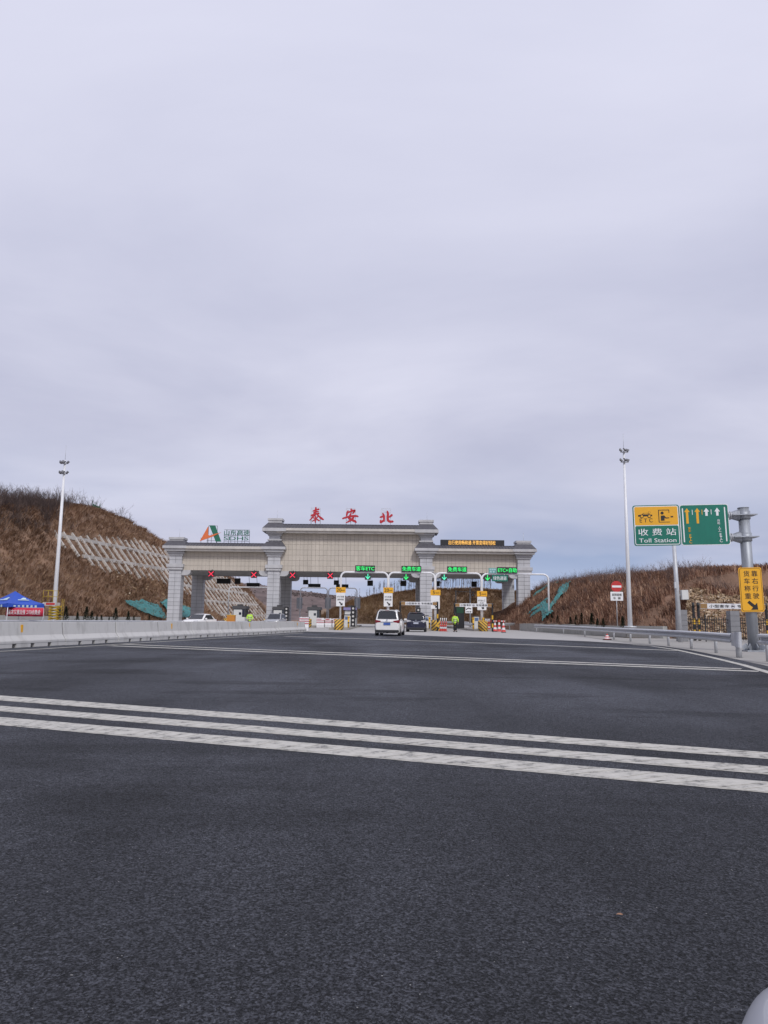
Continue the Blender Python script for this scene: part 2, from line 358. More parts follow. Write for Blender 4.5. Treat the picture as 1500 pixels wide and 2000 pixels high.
la = G(0,1272.5); lb = G(592,1236.6); u = (lb-la).normalized(); la = la-u*14; n_ = Vector((-u.y, u.x, 0))*0.09
stripe('edge_line', la-n_, lb-n_, la+n_, lb+n_, z=0.005)

# ------------------------------------------------------------------ hills
def polydist(base, x, y):
    """distance to the foot line, arc length of the nearest point and side"""
    best = 1e9; bs = 0; acc = 0; side = 1
    for (x0, y0), (x1, y1) in zip(base[:-1], base[1:]):
        dx, dy = x1-x0, y1-y0; L2 = dx*dx+dy*dy; L = math.sqrt(L2)
        t = max(0, min(1, ((x-x0)*dx+(y-y0)*dy)/L2)); px, py = x0+dx*t, y0+dy*t
        d = math.hypot(x-px, y-py)
        if d < best: best = d; bs = acc+L*t; side = 1 if dx*(y-y0)-dy*(x-x0) > 0 else -1
        acc += L
    return best, bs, side
def interp(tab, x):
    if x <= tab[0][0]: return tab[0][1]
    for (a, p), (c, q) in zip(tab[:-1], tab[1:]):
        if x <= c: return p+(q-p)*(x-a)/(c-a)
    return tab[-1][1]
def fbm(x, y, sc, o=4): return noise.fractal(Vector((x*sc, y*sc, 3.3)), 1.0, 2.0, o)
def hill_mesh(name, hfun, xs, ys, mat, skip=None):
    b = MB(); b.smooth = True; nx, ny = len(xs), len(ys); zs = [[hfun(x, y) for x in xs] for y in ys]
    b.v = [(x, y, zs[j][i]) for j, y in enumerate(ys) for i, x in enumerate(xs)]
    for j in range(ny-1):
        for i in range(nx-1):
            if max(zs[j][i], zs[j][i+1], zs[j+1][i], zs[j+1][i+1]) > -0.4: b.face((j*nx+i, j*nx+i+1, (j+1)*nx+i+1, (j+1)*nx+i))
    return struct(b.build(name, mat))
def frange(a, b_, st): return [a+i*st for i in range(int((b_-a)/st)+1)]

# left cutting: foot runs along the exit lanes and on behind the gate
LB = [(-50,20),(-47,40),(-42,75),(-36,110),(-31,150),(-25,195),(-19,235)]
LH = [(0,11),(40,12.5),(60,13.6),(80,15.4),(90,16.8),(100,18.6),(108,19.4),(116,19),(124,17.6),(132,16),(140,14.8),(150,13),(160,10),(168,6.5),(176,3),(186,.5),(225,.3)]
def lat_lo(s_): return interp([(83,9.6),(86,8.8),(90,7.1),(98,6.7),(112,6.4),(120,5.0),(128,2),(134,.4),(170,.4)], s_)
def lat_hi(s_): return interp([(83,9.8),(86,10.4),(100,11.2),(115,11.8),(130,11.3),(140,10.8),(150,9.4),(158,7.5),(166,4.5)], s_)
LAT = (83, 165)
def in_lat(d, s_): return LAT[0] < s_ < LAT[1] and lat_lo(s_) < d < lat_hi(s_)
def hl(x, y, smooth=False):
    d, s_, side = polydist(LB, x, y)
    if side < 0: return -0.6-min(d, 3)
    H = interp(LH, s_); Wd = 0.75*H+1
    t = min(1, d/Wd)
    z = H*(t**1.04)
    if d > Wd: z += min(2.0, (d-Wd)*0.14)*H/17
    return z if smooth else z+(0.42*fbm(x, y, 0.16)+0.2*fbm(x+9, y, 0.6))*min(1, d/3)*(0.35 if in_lat(d, s_) else 1)
hill_l_mat = mk('hill_soil', (0.22, 0.137, 0.088), 0.95, var=0.4, scale=0.22, bump=0.6, bscale=2.5)
hill_r_mat = mk('hill_soil_red', (0.2, 0.12, 0.08), 0.95, var=0.4, scale=0.3, bump=0.6, bscale=3)
hill_mesh('hill', hl, frange(-110, -14, 1.2), frange(18, 240, 1.5), hill_l_mat)

RB = [(16.4,112),(16.5,80),(17.0,64),(18.0,55),(20.5,51.5),(27,50),(38,47),(60,44)]
RH = [(0,5.0),(14,5.0),(24,4.9),(32,4.6),(40,4.3),(48,4.1),(56,3.9),(61,3.7),(64,3.2),(67,2.5),(72,2.2),(90,2.5),(110,3)]
ROCK = (61.5, 74.0)
def hr(x, y):
    d, s_, side = polydist(RB, x, y)
    if side < 0: return -0.6-min(d, 2)
    d = max(0, d-0.25); H = interp(RH, s_)
    rock = 1 if ROCK[0] < s_ < ROCK[1] else 0
    Wd = 3.2 if rock else 6.2
    t = min(1, d/Wd); z = (0.1 if s_ > 58 else 0.78)+H*(t**(0.8 if rock else 0.9))
    if d > Wd: z += min(1.0, (d-Wd)*0.1)
    z += (0.28*fbm(x, y, 0.25)+0.14*fbm(x, y+7, 0.8))*min(1, d/1.5)
    if rock: z += 0.35*noise.noise(Vector((x*1.3, y*1.3, 0)))*min(1, d)
    return z
hill_mesh('hill', hr, frange(16, 62, 0.7), frange(42, 114, 0.8), hill_r_mat)

MBASE = [(-22,236),(-9,196),(4,184),(22,176),(44,166),(70,150)]
MH = [(0,3.6),(20,6.2),(42,7.4),(50,7.8),(58,8.4),(75,8.7),(85,7.6),(110,7.8),(140,8)]
def hm(x, y):
    d, s_, side = polydist(MBASE, x, y)
    if side < 0: return -0.6-min(d, 3)
    H = interp(MH, s_); t = min(1, d/(0.9*H+1.5)); z = H*t**0.95
    if t >= 1: z += min(1.2, (d-(0.9*H+1.5))*0.05)
    return z+(0.35*fbm(x, y, 0.15)+0.15*fbm(x, y, 0.5))*min(1, d/3)
hill_m_mat = mk('hill_soil_tan', (0.22, 0.148, 0.095), 0.95, var=0.35, scale=0.2, bump=0.6, bscale=2)
hill_mesh('hill', hm, frange(-24, 72, 1.4), frange(148, 262, 1.6), hill_m_mat)

def hfar(x, y):
    r_ = interp([(-520,28),(-330,32),(-230,31),(-170,32),(-120,31),(-100,28),(-80,25.5),(-47,22),(0,19),(60,16),(240,10),(400,6)], x)
    t = max(0, min(1, (y-430)/190)); t = t*t*(3-2*t)
    return -0.5+r_*t+2.2*fbm(x, y, 0.02, 5)*t+0.7*fbm(x, y, 0.08)*t
hill_f_mat = mk('far_hill_soil', (0.135, 0.098, 0.09), 0.95, var=0.45, scale=0.09, bump=0.8, bscale=0.6)
hill_mesh('far_hill', hfar, frange(-520, 420, 8), frange(420, 760, 8), hill_f_mat)

# ------------------------------------------------------------------ dry grass and scrub (uncountable)
def blades(name, pts, norm_drift, lmin, lmax, wd, per, mat, droop=0.55, label=None, cat=None, spread=0.9):
    """clumps of dry blades at pts: every blade is one bent strip of two triangles + tip"""
    n = len(pts)*per; base = np.repeat(np.array(pts), per, axis=0)
    base[:, :2] += rng.normal(0, 0.16, (n, 2))
    L = rng.uniform(lmin, lmax, n)*np.repeat(rng.uniform(0.35, 1.3, len(pts)), per)
    ang = rng.uniform(0, 2*np.pi, n); lean = rng.uniform(0.1, spread, n)
    dr = np.array(norm_drift)
    tip = np.stack([np.cos(ang)*lean*0.6+dr[0]*droop, np.sin(ang)*lean*0.6+dr[1]*droop, np.full(n, 0.85)-lean*0.35], 1)
    tip /= np.linalg.norm(tip, axis=1, keepdims=True)
    side = np.stack([-np.sin(ang+1.0), np.cos(ang+1.0), np.zeros(n)], 1)*(wd*rng.uniform(0.6, 1.4, n))[:, None]
    mid = base+tip*(L*0.55)[:, None]+np.array([0, 0, 0.08]); end = base+tip*L[:, None]+np.array([dr[0]*droop, dr[1]*droop, -0.35*droop])*L[:, None]*0.5
    V = np.empty((n, 5, 3)); V[:, 0] = base-side/2; V[:, 1] = base+side/2; V[:, 2] = mid+side*0.4; V[:, 3] = mid-side*0.4; V[:, 4] = end
    V[:, :2, 2] -= 0.1
    o = np.arange(n)*5
    q = np.stack([o, o+1, o+2, o+3], 1); t = np.stack([o+3, o+2, o+4], 1)
    me = bpy.data.meshes.new(name); me.vertices.add(n*5); me.vertices.foreach_set('co', V.reshape(-1).astype(np.float32))
    loops = np.concatenate([q.ravel(), t.ravel()]); me.loops.add(len(loops)); me.loops.foreach_set('vertex_index', loops.astype(np.int32))
    me.polygons.add(2*n); me.polygons.foreach_set('loop_start', np.concatenate([np.arange(n)*4, n*4+np.arange(n)*3]).astype(np.int32))
    tint = np.clip(rng.normal(0.45, 0.2, n)+np.repeat(rng.normal(0, 0.14, len(pts))+np.array([0.42*fbm(p[0], p[1]*.7+p[2]*.8, 0.17, 4)+.05 for p in pts]), per), 0, 1)
    at_ = me.attributes.new('tint', 'FLOAT', 'FACE'); at_.data.foreach_set('value', np.concatenate([tint, tint]).astype(np.float32))
    me.materials.append(mat); me.update(); me.validate()
    ob = obj(name, me, kind='stuff'); tag(ob, label, cat); return ob
def twigs(name, spots, mat, hmin, hmax, per, wd, label, cat):
    """leafless scrub: every plant a fan of thin forking stems"""
    b = MB(); tint = []
    def stem(p, d, L, w_, depth):
        e = p+d*L; s_ = d.cross(Vector((random.uniform(-1,1), random.uniform(-1,1), .2))).normalized()*w_
        b.add([p-s_, p+s_, e+s_*0.45, e-s_*0.45], [(0,1,2,3)]); tint.append(tv+random.uniform(-.12,.12))
        if depth:
            for k in range(random.choice((2,2,3))):
                q = p+d*L*random.uniform(0.45, 1); nd = (d+Vector((random.gauss(0,.42), random.gauss(0,.42), random.gauss(.08,.25)))).normalized()
                stem(q, nd, L*random.uniform(.45,.75), w_*0.62, depth-1)
    for p in spots:
        h = random.uniform(hmin, hmax); tv = random.uniform(0.15, 0.85)
        for k in range(per):
            a = random.uniform(0, 6.28); l = random.uniform(.05, .5)
            stem(Vector(p)+Vector((math.cos(a)*.12, math.sin(a)*.12, -0.1)), Vector((math.cos(a)*l, math.sin(a)*l, 1)).normalized(), h*random.uniform(.35,.6), wd, 2)
    me = b.mesh(name, mat); at_ = me.attributes.new('tint', 'FLOAT', 'FACE'); at_.data.foreach_set('value', np.clip(np.array(tint, dtype=np.float32), 0, 1))
    o = obj(name, me, kind='stuff'); tag(o, label, cat); return o
straw_l = attr_mat('dry_grass', (0.13, 0.075, 0.05), (0.33, 0.205, 0.132), (0.55, 0.39, 0.265))
straw_r = attr_mat('dry_grass_red', (0.11, 0.062, 0.045), (0.31, 0.175, 0.12), (0.54, 0.36, 0.25))
straw_m = attr_mat('dry_grass_tan', (0.18, 0.115, 0.07), (0.42, 0.29, 0.185), (0.62, 0.48, 0.32))
twig_mat = attr_mat('bare_twigs', (0.07, 0.048, 0.045), (0.15, 0.105, 0.092), (0.27, 0.20, 0.17))
twig_dark = attr_mat('dark_twigs', (0.04, 0.03, 0.03), (0.085, 0.062, 0.057), (0.16, 0.12, 0.105))
def scatter(n, xr, yr, hf, base, dmin, dmax, keep=None):
    out = []; tries = 0
    while len(out) < n and tries < n*30:
        tries += 1; x = random.uniform(*xr); y = random.uniform(*yr); d, s_, side = polydist(base, x, y)
        if side < 0 or d < dmin or d > dmax: continue
        if keep and not keep(x, y, d, s_): continue
        out.append((x, y, hf(x, y)))
    return out
# zones of the left slope: concrete lattice from LAT_LO to LAT_HI across the slope
gl = scatter(27000, (-72, -24), (34, 185), hl, LB, 0.2, 24, lambda x, y, d, s_: (not in_lat(d, s_)) or random.random() < 0.06)
blades('dry_grass', gl, (0.75, -0.25), 0.4, 1.0, 0.075, 5, straw_l, 0.7, 'brown dry grass matted over the slope left of the gate', 'grass')
gll = scatter(3600, (-52, -24), (95, 185), hl, LB, 0.2, 15, lambda x, y, d, s_: in_lat(d, s_))
blades('dry_grass', gll, (0.75, -0.25), 0.22, 0.5, 0.06, 5, straw_l, 0.6, 'short dry grass inside the concrete lattice on the left slope', 'grass')
gr = scatter(24000, (16, 58), (44, 112), hr, RB, 0.25, 24, lambda x, y, d, s_: not (ROCK[0] < s_ < ROCK[1] and d < 3.4))
blades('dry_grass', gr, (-0.5, -0.3), 0.3, 0.75, 0.05, 6, straw_r, 0.5, 'reddish brown dry grass on the bank behind the no entry sign', 'grass')
gm = scatter(16000, (-20, 44), (155, 235), hm, MBASE, 0.2, 15)
blades('dry_grass', gm, (-0.2, -0.8), 0.6, 1.3, 0.085, 5, straw_m, 0.8, 'tan dry grass on the bank seen through the gate openings', 'grass')
sp = scatter(1000, (-85, -44), (60, 140), hl, LB, 9.5, 26, lambda x, y, d, s_: d > (.62 if s_ < 92 else .8)*interp(LH, s_)+.4 and (s_ < 98 or random.random() < 0.15))
twigs('bare_shrubs', sp, twig_dark, 1.7, 3.8, 6, 0.028, 'dark leafless shrubs crowding the top of the left slope', 'shrubs')
sp = scatter(700, (18, 36), (50, 112), hr, RB, 5.2, 10)
twigs('bare_shrubs', sp, twig_mat, 0.7, 1.9, 6, 0.011, 'leafless brown shrubs fringing the top of the right bank', 'shrubs')
sp = scatter(260, (17, 30), (50, 100), hr, RB, 1.0, 5, lambda x, y, d, s_: not (ROCK[0] < s_ < ROCK[1]))
twigs('bare_shrubs', sp, twig_mat, 0.5, 1.1, 5, 0.012, 'low leafless scrub on the face of the right bank', 'shrubs')
far_bush = mk('far_bush', (0.085, 0.066, 0.062), 0.95, var=0.4, scale=0.5)
def lump(b, c, r_, n=7):
    b.smooth = True; rings = []
    for i in range(1, 5):
        th = math.pi*i/5; rings.append([(c[0]+r_[0]*math.sin(th)*math.cos(6.283*k/n)*random.uniform(.7,1.3), c[1]+r_[1]*math.sin(th)*math.sin(6.283*k/n)*random.uniform(.7,1.3), c[2]+r_[2]*math.cos(th)*random.uniform(.8,1.2)) for k in range(n)])
    b.loft(rings)
b = MB()
for k in range(900):
    if k < 260: x = random.gauss(-108, 11)+random.uniform(-10,10); y = random.gauss(520, 6)+(x+108)*.3
    elif k < 480: x = random.gauss(-60, 14); y = random.gauss(570, 5)
    elif k < 680: x = random.uniform(-240, 60); y = random.gauss(622, 4)
    else: x = random.uniform(-260, 60); y = random.uniform(470, 630)
    rr = random.uniform(.25, .8); lump(b, (x, y, hfar(x, y)+rr*.3), (rr*random.uniform(.8,1.5), rr, rr*random.uniform(.6,1.1)), 6)
o = b.build('far_scrub', far_bush); o['kind'] = 'stuff'; tag(o, 'dark scrub patches dotted over the distant purple brown hill', 'scrub')
# rock face in the right bank
rockm = attr_mat('quarried_rock', (0.2, 0.13, 0.08), (0.4, 0.285, 0.175), (0.58, 0.49, 0.39))
b = MB(); tint = []
for k in range(11000):
    x = random.uniform(19.5, 32); y = random.uniform(48.8, 57); d, s_, side = polydist(RB, x, y)
    if side < 0 or d > 4.0+.5*math.sin(x*1.7) or not (ROCK[0]-.8 < s_ < ROCK[1]+.8): continue
    z = hr(x, y); c = Vector((x, y, z+0.02)); f0 = len(b.f)
    e = [Vector((random.gauss(0,.085), random.gauss(0,.07), random.gauss(0,.07)))+c for _ in range(6)]
    b.add(e, [(0,1,2),(0,2,3),(0,3,4),(1,5,2),(2,5,3),(3,5,4),(0,4,1),(1,4,5)]); tint += [min(1, max(0, random.gauss(.5,.25)))]*(len(b.f)-f0)
me = b.mesh('rock_rubble', rockm); at_ = me.attributes.new('tint', 'FLOAT', 'FACE'); at_.data.foreach_set('value', np.array(tint, dtype=np.float32))
o = obj('rock_rubble', me, kind='stuff'); tag(o, 'broken tan rock face exposed behind the iron fence', 'rock')
# exposed stones low on the left slope beside the gate
b = MB(); tint = []
for k in range(2600):
    x = random.uniform(-47, -33); y = random.uniform(104, 144); d, s_, side = polydist(LB, x, y)
    if side < 0 or not (94 < s_ < 122) or d > lat_lo(s_)-0.3 or d < 2.6: continue
    c = Vector((x, y, hl(x, y)+.05)); f0 = len(b.f)
    e = [Vector((random.gauss(0,.16), random.gauss(0,.16), random.gauss(0,.13)))+c for _ in range(6)]
    b.add(e, [(0,1,2),(0,2,3),(0,3,4),(1,5,2),(2,5,3),(3,5,4),(0,4,1),(1,4,5)]); tint += [min(1, max(0, random.gauss(.4,.25)))]*(len(b.f)-f0)
me = b.mesh('rock_rubble', rockm); at_ = me.attributes.new('tint', 'FLOAT', 'FACE'); at_.data.foreach_set('value', np.array(tint, dtype=np.float32))
o = obj('rock_rubble', me, kind='stuff'); tag(o, 'loose pale stones on the slope under the concrete lattice', 'rock')

# concrete lattice of ribs and rails on the left slope
def lb_point(s_, d, lift=0.0):
    acc = 0
    for (x0, y0), (x1, y1) in zip(LB[:-1], LB[1:]):
        L = math.hypot(x1-x0, y1-y0)
        if s_ <= acc+L or (x1, y1) == LB[-1]:
            t = (s_-acc)/L; nx, ny = -(y1-y0)/L, (x1-x0)/L
            x = x0+(x1-x0)*t+nx*d; y = y0+(y1-y0)*t+ny*d; return Vector((x, y, hl(x, y, lift > 0)+lift))
        acc += L
lat = empty('slope_lattice', 'pale concrete lattice of slanting ribs and rails on the left slope', 'retaining lattice', lb_point(120, 0))
li = lat.location.copy()
def beam(name, pts, w_, h_):
    b = MB()
    rings = []
    for i, p in enumerate(pts):
        d = (pts[min(i+1, len(pts)-1)]-pts[max(0, i-1)]).normalized(); x = d.cross(Vector((0,0,1))).normalized(); u = x.cross(d)
        rings.append([p-li+x*(-w_/2)-u*h_, p-li+x*(w_/2)-u*h_, p-li+x*(w_/2)+u*h_*.5, p-li+x*(-w_/2)+u*h_*.5])
    b.loft(rings); return b.build(name, lattice_conc, lat)
s_ = LAT[0]
while s_ < LAT[1]:
    lo, hi = lat_lo(s_)-random.uniform(0,.8), lat_hi(s_)+random.uniform(-.3,.5)
    if hi-lo > 0.8: beam('rib', [lb_point(s_, lo+(hi-lo)*k/5, 0.2) for k in range(6)], 0.27, 0.36)
    s_ += 2.35
for d in (1.4, 3.6, 5.8, 8.0, 10.2, 12.4):
    ok = [s2 for s2 in frange(LAT[0]+1.5, LAT[1]-1, 1.45) if lat_lo(s2) < d < lat_hi(s2)]
    if len(ok) > 2:
        for k in range(0, len(ok)-1, 6):
            seg = ok[k:k+7]
            if len(seg) > 1: beam('rail', [lb_point(q, d, 0.3) for q in seg], 0.32, 0.36)

# ------------------------------------------------------------------ toll gate
GY = 105.0; GD = 14.5                     # front plane and depth of the canopy
tile_mat = mk('beige_tile', (0.52, 0.465, 0.395), 0.6, var=0.09, scale=0.9, rnd=0.045, streak=0.15)
tile_joint = mk('tile_joint', (0.19, 0.165, 0.14), 0.9, var=0.1)
stone_mat = mk('grey_stone_panel', (0.50, 0.50, 0.515), 0.6, var=0.12, scale=1.0, rnd=0.06, streak=0.15)
stone_joint = mk('stone_joint', (0.16, 0.16, 0.17), 0.9, var=0.1)
trim_mat = mk('eave_trim', (0.55, 0.515, 0.47), 0.7, var=0.14, scale=1.2, streak=.3)
trim_grey = mk('tower_trim', (0.48, 0.475, 0.48), 0.7, var=0.14, scale=1.2, streak=.3)
roof_mat = mk('dark_roof_tile', (0.085, 0.082, 0.092), 0.65, var=0.2, scale=2.5, bump=0.2, bscale=20)
soffit_mat = mk('soffit_panel', (0.36, 0.35, 0.345), 0.7, var=0.08, scale=0.5)
gate = empty('toll_gate', 'beige tiled toll gate canopy on grey stone columns with dark stepped roofs', 'toll gate', (0, GY, 0))
def GX(px): return PX(px, GY)
def GZ(py, px=680): return PZ(px, py, GY)
cols = [(327.5, 350), (521, 544), (821, 843.5), (1013, 1036)]
CX = [((GX(a)+GX(c))/2) for a, c in cols]; CW = 1.68
zS = GZ(1116.5)                            # soffit level
zWr, zWe1, zWe0 = GZ(1064), GZ(1070.5), GZ(1080)    # wing roof: ridge, eave top, eave bottom
zMr, zMe1, zMe0 = GZ(1025.5), GZ(1034), GZ(1043)      # main roof
b = MB(); b.box(-CW/2+.02, CW/2-.02, .02, CW-.02, 0, zS+.02); core_me = b.mesh('core', stone_joint)
ROWS = 13; ph = (zS-0.5)/ROWS
b = MB(); b.box(-CW/4+.018, CW/4-.018, -0.02, 0.03, .018, ph-.018); panel_me = b.mesh('stone_panel', stone_mat)
def side_clad(rows_front=False):
    m = MB()
    for r_ in range(ROWS):
        for k in (0, 1):
            y0, y1 = k*CW/2+.02, (k+1)*CW/2-.02; z0, z1 = .5+r_*ph+.018, .5+(r_+1)*ph-.018
            m.box(CW/2-.03, CW/2+.02, y0, y1, z0, z1); m.box(-CW/2-.02, -CW/2+.03, y0, y1, z0, z1)
            if rows_front:
                x0, x1 = -CW/2+k*CW/2+.02, -CW/2+(k+1)*CW/2-.02
                m.box(x0, x1, -.02, .03, z0, z1)
    return m
side_me = side_clad().mesh('side_cladding', stone_mat); full_me = side_clad(True).mesh('cladding', stone_mat)
b = MB(); b.box(-CW/2-.12, CW/2+.12, -.12, CW+.12, 0, .48); plinth_me = b.mesh('plinth', trim_grey)
def bracket(side):
    b = MB(); w_ = 1.25; h_ = 0.72
    poly = [(0, 0), (0, -h_), (w_*.55, -h_), (w_*.8, -h_*.85), (w_*.97, -h_*.5), (w_, 0)]
    if side < 0: poly = [(-x, z) for x, z in poly][::-1]
    b.prism(poly, 0.25, CW-.25); return b.mesh('bracket', trim_grey)
br = {1: bracket(1), -1: bracket(-1)}
for j, (x, back) in enumerate([(x, 0) for x in CX]+[(x, 1) for x in CX]):
    y = GD-CW if back else 0.0; i = j % 4
    c = obj('column', core_me, gate, (x, y, 0)); obj('plinth', plinth_me, c)
    if back: obj('cladding', full_me, c, kind='stuff')
    else:
        obj('side_cladding', side_me, c, kind='stuff')
        for r_ in range(ROWS):
            for k in (-1, 1): obj('stone_panel', panel_me, c, (k*CW/4, 0, .5+r_*ph))
    for sd_ in (1, -1):
        if (i == 0 and sd_ < 0) or (i == 3 and sd_ > 0): continue
        obj('bracket', br[sd_], c, (sd_*(CW/2+.022), 0, zS))
# bodies behind the tiles
FY = 0.42                                  # tile face sits back from the column face
TW, TH = 0.545, 0.74
def fascia(name, x0, x1, z0, z1, individual):
    b = MB(); b.box(x0, x1, FY+.05, GD-FY, z0, z1); f = b.build(name, tile_joint, gate)
    nc = round((x1-x0)/TW); nr = round((z1-z0)/TH); tw, th = (x1-x0)/nc, (z1-z0)/nr
    m = MB(); m.box(.012, tw-.012, 0, .07, .012, th-.012)
    if individual:
        me = m.mesh('fascia_tile', tile_mat)
        for r_ in range(nr):
            for k in range(nc):
                o = obj('fascia_tile', me, f, (x0+k*tw, FY+random.uniform(-.005, .005), z0+r_*th))
    else:
        a = MB()
        for r_ in range(nr):
            for k in range(nc): a.box(x0+k*tw+.012, x0+(k+1)*tw-.012, FY+random.uniform(-.005,.005), FY+.07, z0+r_*th+.012, z0+(r_+1)*th-.012)
        a.build('tile_cladding', tile_mat, f)['kind'] = 'stuff'
    return f
h = CW/2
fascia('main_fascia', CX[1]+h, CX[2]-h, zS, zMe0, True)
fascia('wing_fascia', CX[0]+h, CX[1]-h, zS, zWe0, False)
fascia('wing_fascia', CX[2]+h, CX[3]-h, zS, zWe0, False)
b = MB(); b.box(CX[0]-h+.1, CX[3]+h-.1, FY+.2, GD-FY-.2, zS-.06, zS-.003); sof = b.build('soffit', soffit_mat, gate)
m = MB()
for k in range(9):
    for q in range(3): m.cbox((CX[0]+2.5+k*6, 2.5+q*4.5, zS-.075), (0.5, 0.5, .02))
m.build('soffit_lights', mk('lamp_panel', (0.25,0.25,0.25), .5), sof)['kind'] = 'stuff'
def roof(name, x0, x1, z0, z1, zr, ov=1.0):
    e = MB(); hh = (z1-z0)
    e.box(x0, x1, -ov+.30, GD+ov-.30, z0, z0+hh*.46); e.box(x0, x1, -ov, GD+ov, z0+hh*.46+.003, z1)
    e.build('eave', trim_mat, gate)
    b = MB(); b.loft([[(x, -ov+.03, z1+.003), (x, -ov+.85, zr), (x, GD+ov-.85, zr), (x, GD+ov-.03, z1+.003)] for x in (x0, x1)])
    r_ = b.build(name, roof_mat, gate)
    m = MB(); n = int((x1-x0)/.42)
    for k in range(n):
        x = x0+(k+.5)*(x1-x0)/n; m.bar((x, -ov+.03, z1+.03), (x, -ov+.85, zr+.03), .1, .09)
    m.build('tile_rolls', roof_mat, r_)['kind'] = 'stuff'
    m = MB(); m.box(x0, x1, -ov+.8, GD+ov-.8, zr-.02, zr+.07); m.build('ridge', mk('ridge_cap', (0.04,0.04,0.055), .6), r_)
roof('main_roof', CX[1]+.3, CX[2]-.3, zMe0, zMe1, zMr)
roof('wing_roof', CX[0]+.3, CX[1]-h-.02, zWe0, zWe1, zWr)
roof('wing_roof', CX[2]+h+.02, CX[3]-.3, zWe0, zWe1, zWr)
def frustum(b, x, y, w0, d0, w1, d1, z0, z1):
    b.loft([[(x-w0/2,y-d0/2,z0),(x+w0/2,y-d0/2,z0),(x+w0/2,y+d0/2,z0),(x-w0/2,y+d0/2,z0)], [(x-w1/2,y-d1/2,z1),(x+w1/2,y-d1/2,z1),(x+w1/2,y+d1/2,z1),(x-w1/2,y+d1/2,z1)]])
def tower(x, y, inner):
    hb = GZ(1112)-GZ(1116.5)
    b = MB(); b.box(x-CW/2-.04, x+CW/2+.04, y-CW/2-.04, y+CW/2+.04, zS+.022, zWe0-.02)
    t = b.build('tower_shaft', stone_mat, gate)
    m = MB()
    for k in range(1, 5):
        z = zS+.8+k*.62
        if z < zWe0-.4: m.box(x-CW/2-.05, x+CW/2+.05, y-CW/2-.05, y+CW/2+.05, z, z+.035)
    m.box(x-.018, x+.018, y-CW/2-.052, y, zS+1.0, zWe0-.6)
    m.build('joint', stone_joint, t)
    def mould(z0, z1, ex):
        m = MB(); m.box(x-CW/2-ex, x+CW/2+ex, y-CW/2-ex, y+CW/2+ex, z0, z1); m.build('moulding', trim_grey, t)
    mould(zS+.03, zS+.38, .22); mould(zS+.38, zS+.85, .34)
    mould(zWe0-.62, zWe0-.32, .2); mould(zWe0-.32, zWe0-.003, .36)
    ww = 3.35
    m = MB(); m.box(x-ww/2+.25, x+ww/2-.25, y-ww/2+.05, y+ww/2-.05, zWe0, zWe0+.34); m.box(x-ww/2, x+ww/2, y-ww/2-.2, y+ww/2+.2, zWe0+.34, zWe1+.02); m.build('tower_eave', trim_grey, gate)
    m = MB(); frustum(m, x, y, ww-.06, ww+.34, CW+.5, CW+.5, zWe1+.022, zWr+.32); m.build('tower_roof', roof_mat, gate)
    if not inner:
        m = MB(); m.box(x-.98, x+.98, y-.98, y+.98, zWr+.32, zWr+.52); m.box(x-1.08, x+1.08, y-1.08, y+1.08, zWr+.52, zWr+.82); m.build('tower_cap', trim_grey, gate)
        return zWr+.82
    m = MB(); m.box(x-.8, x+.8, y-.8, y+.8, zWr+.3, zMe0-.02); t2 = m.build('upper_shaft', stone_mat, gate)
    m = MB(); m.box(x-1.0, x+1.0, y-1.0, y+1.0, zMe0-1.05, zMe0-.85); m.box(x-.95, x+.95, y-.95, y+.95, zMe0-.35, zMe0-.1); m.build('moulding', trim_grey, t2)
    m = MB(); m.box(x-ww/2+.5, x+ww/2-.5, y-ww/2+.3, y+ww/2-.3, zMe0-.1, zMe0+.2); m.box(x-ww/2, x+ww/2, y-ww/2-.2, y+ww/2+.2, zMe0+.2, zMe1); m.build('tower_eave', trim_grey, gate)
    m = MB(); frustum(m, x, y, ww-.06, ww+.34, CW+.3, CW+.3, zMe1+.002, zMr+.22); m.build('tower_roof', roof_mat, gate)
    m = MB(); m.box(x-.95, x+.95, y-.95, y+.95, zMr+.22, zMr+.55); m.box(x-1.06, x+1.06, y-1.06, y+1.06, zMr+.55, zMr+.85); m.build('tower_cap', trim_grey, gate)
    return zMr+.85
for i, x in enumerate(CX):
    zt = tower(x, CW/2, i in (1, 2))
    tower(x, GD-CW/2, i in (1, 2))
    m = MB(); m.tube([(x+.15, CW/2, zt-.05), (x+.15, CW/2, zt+1.3)], .018, 6); m.build('lightning_rod', grey_steel, gate)

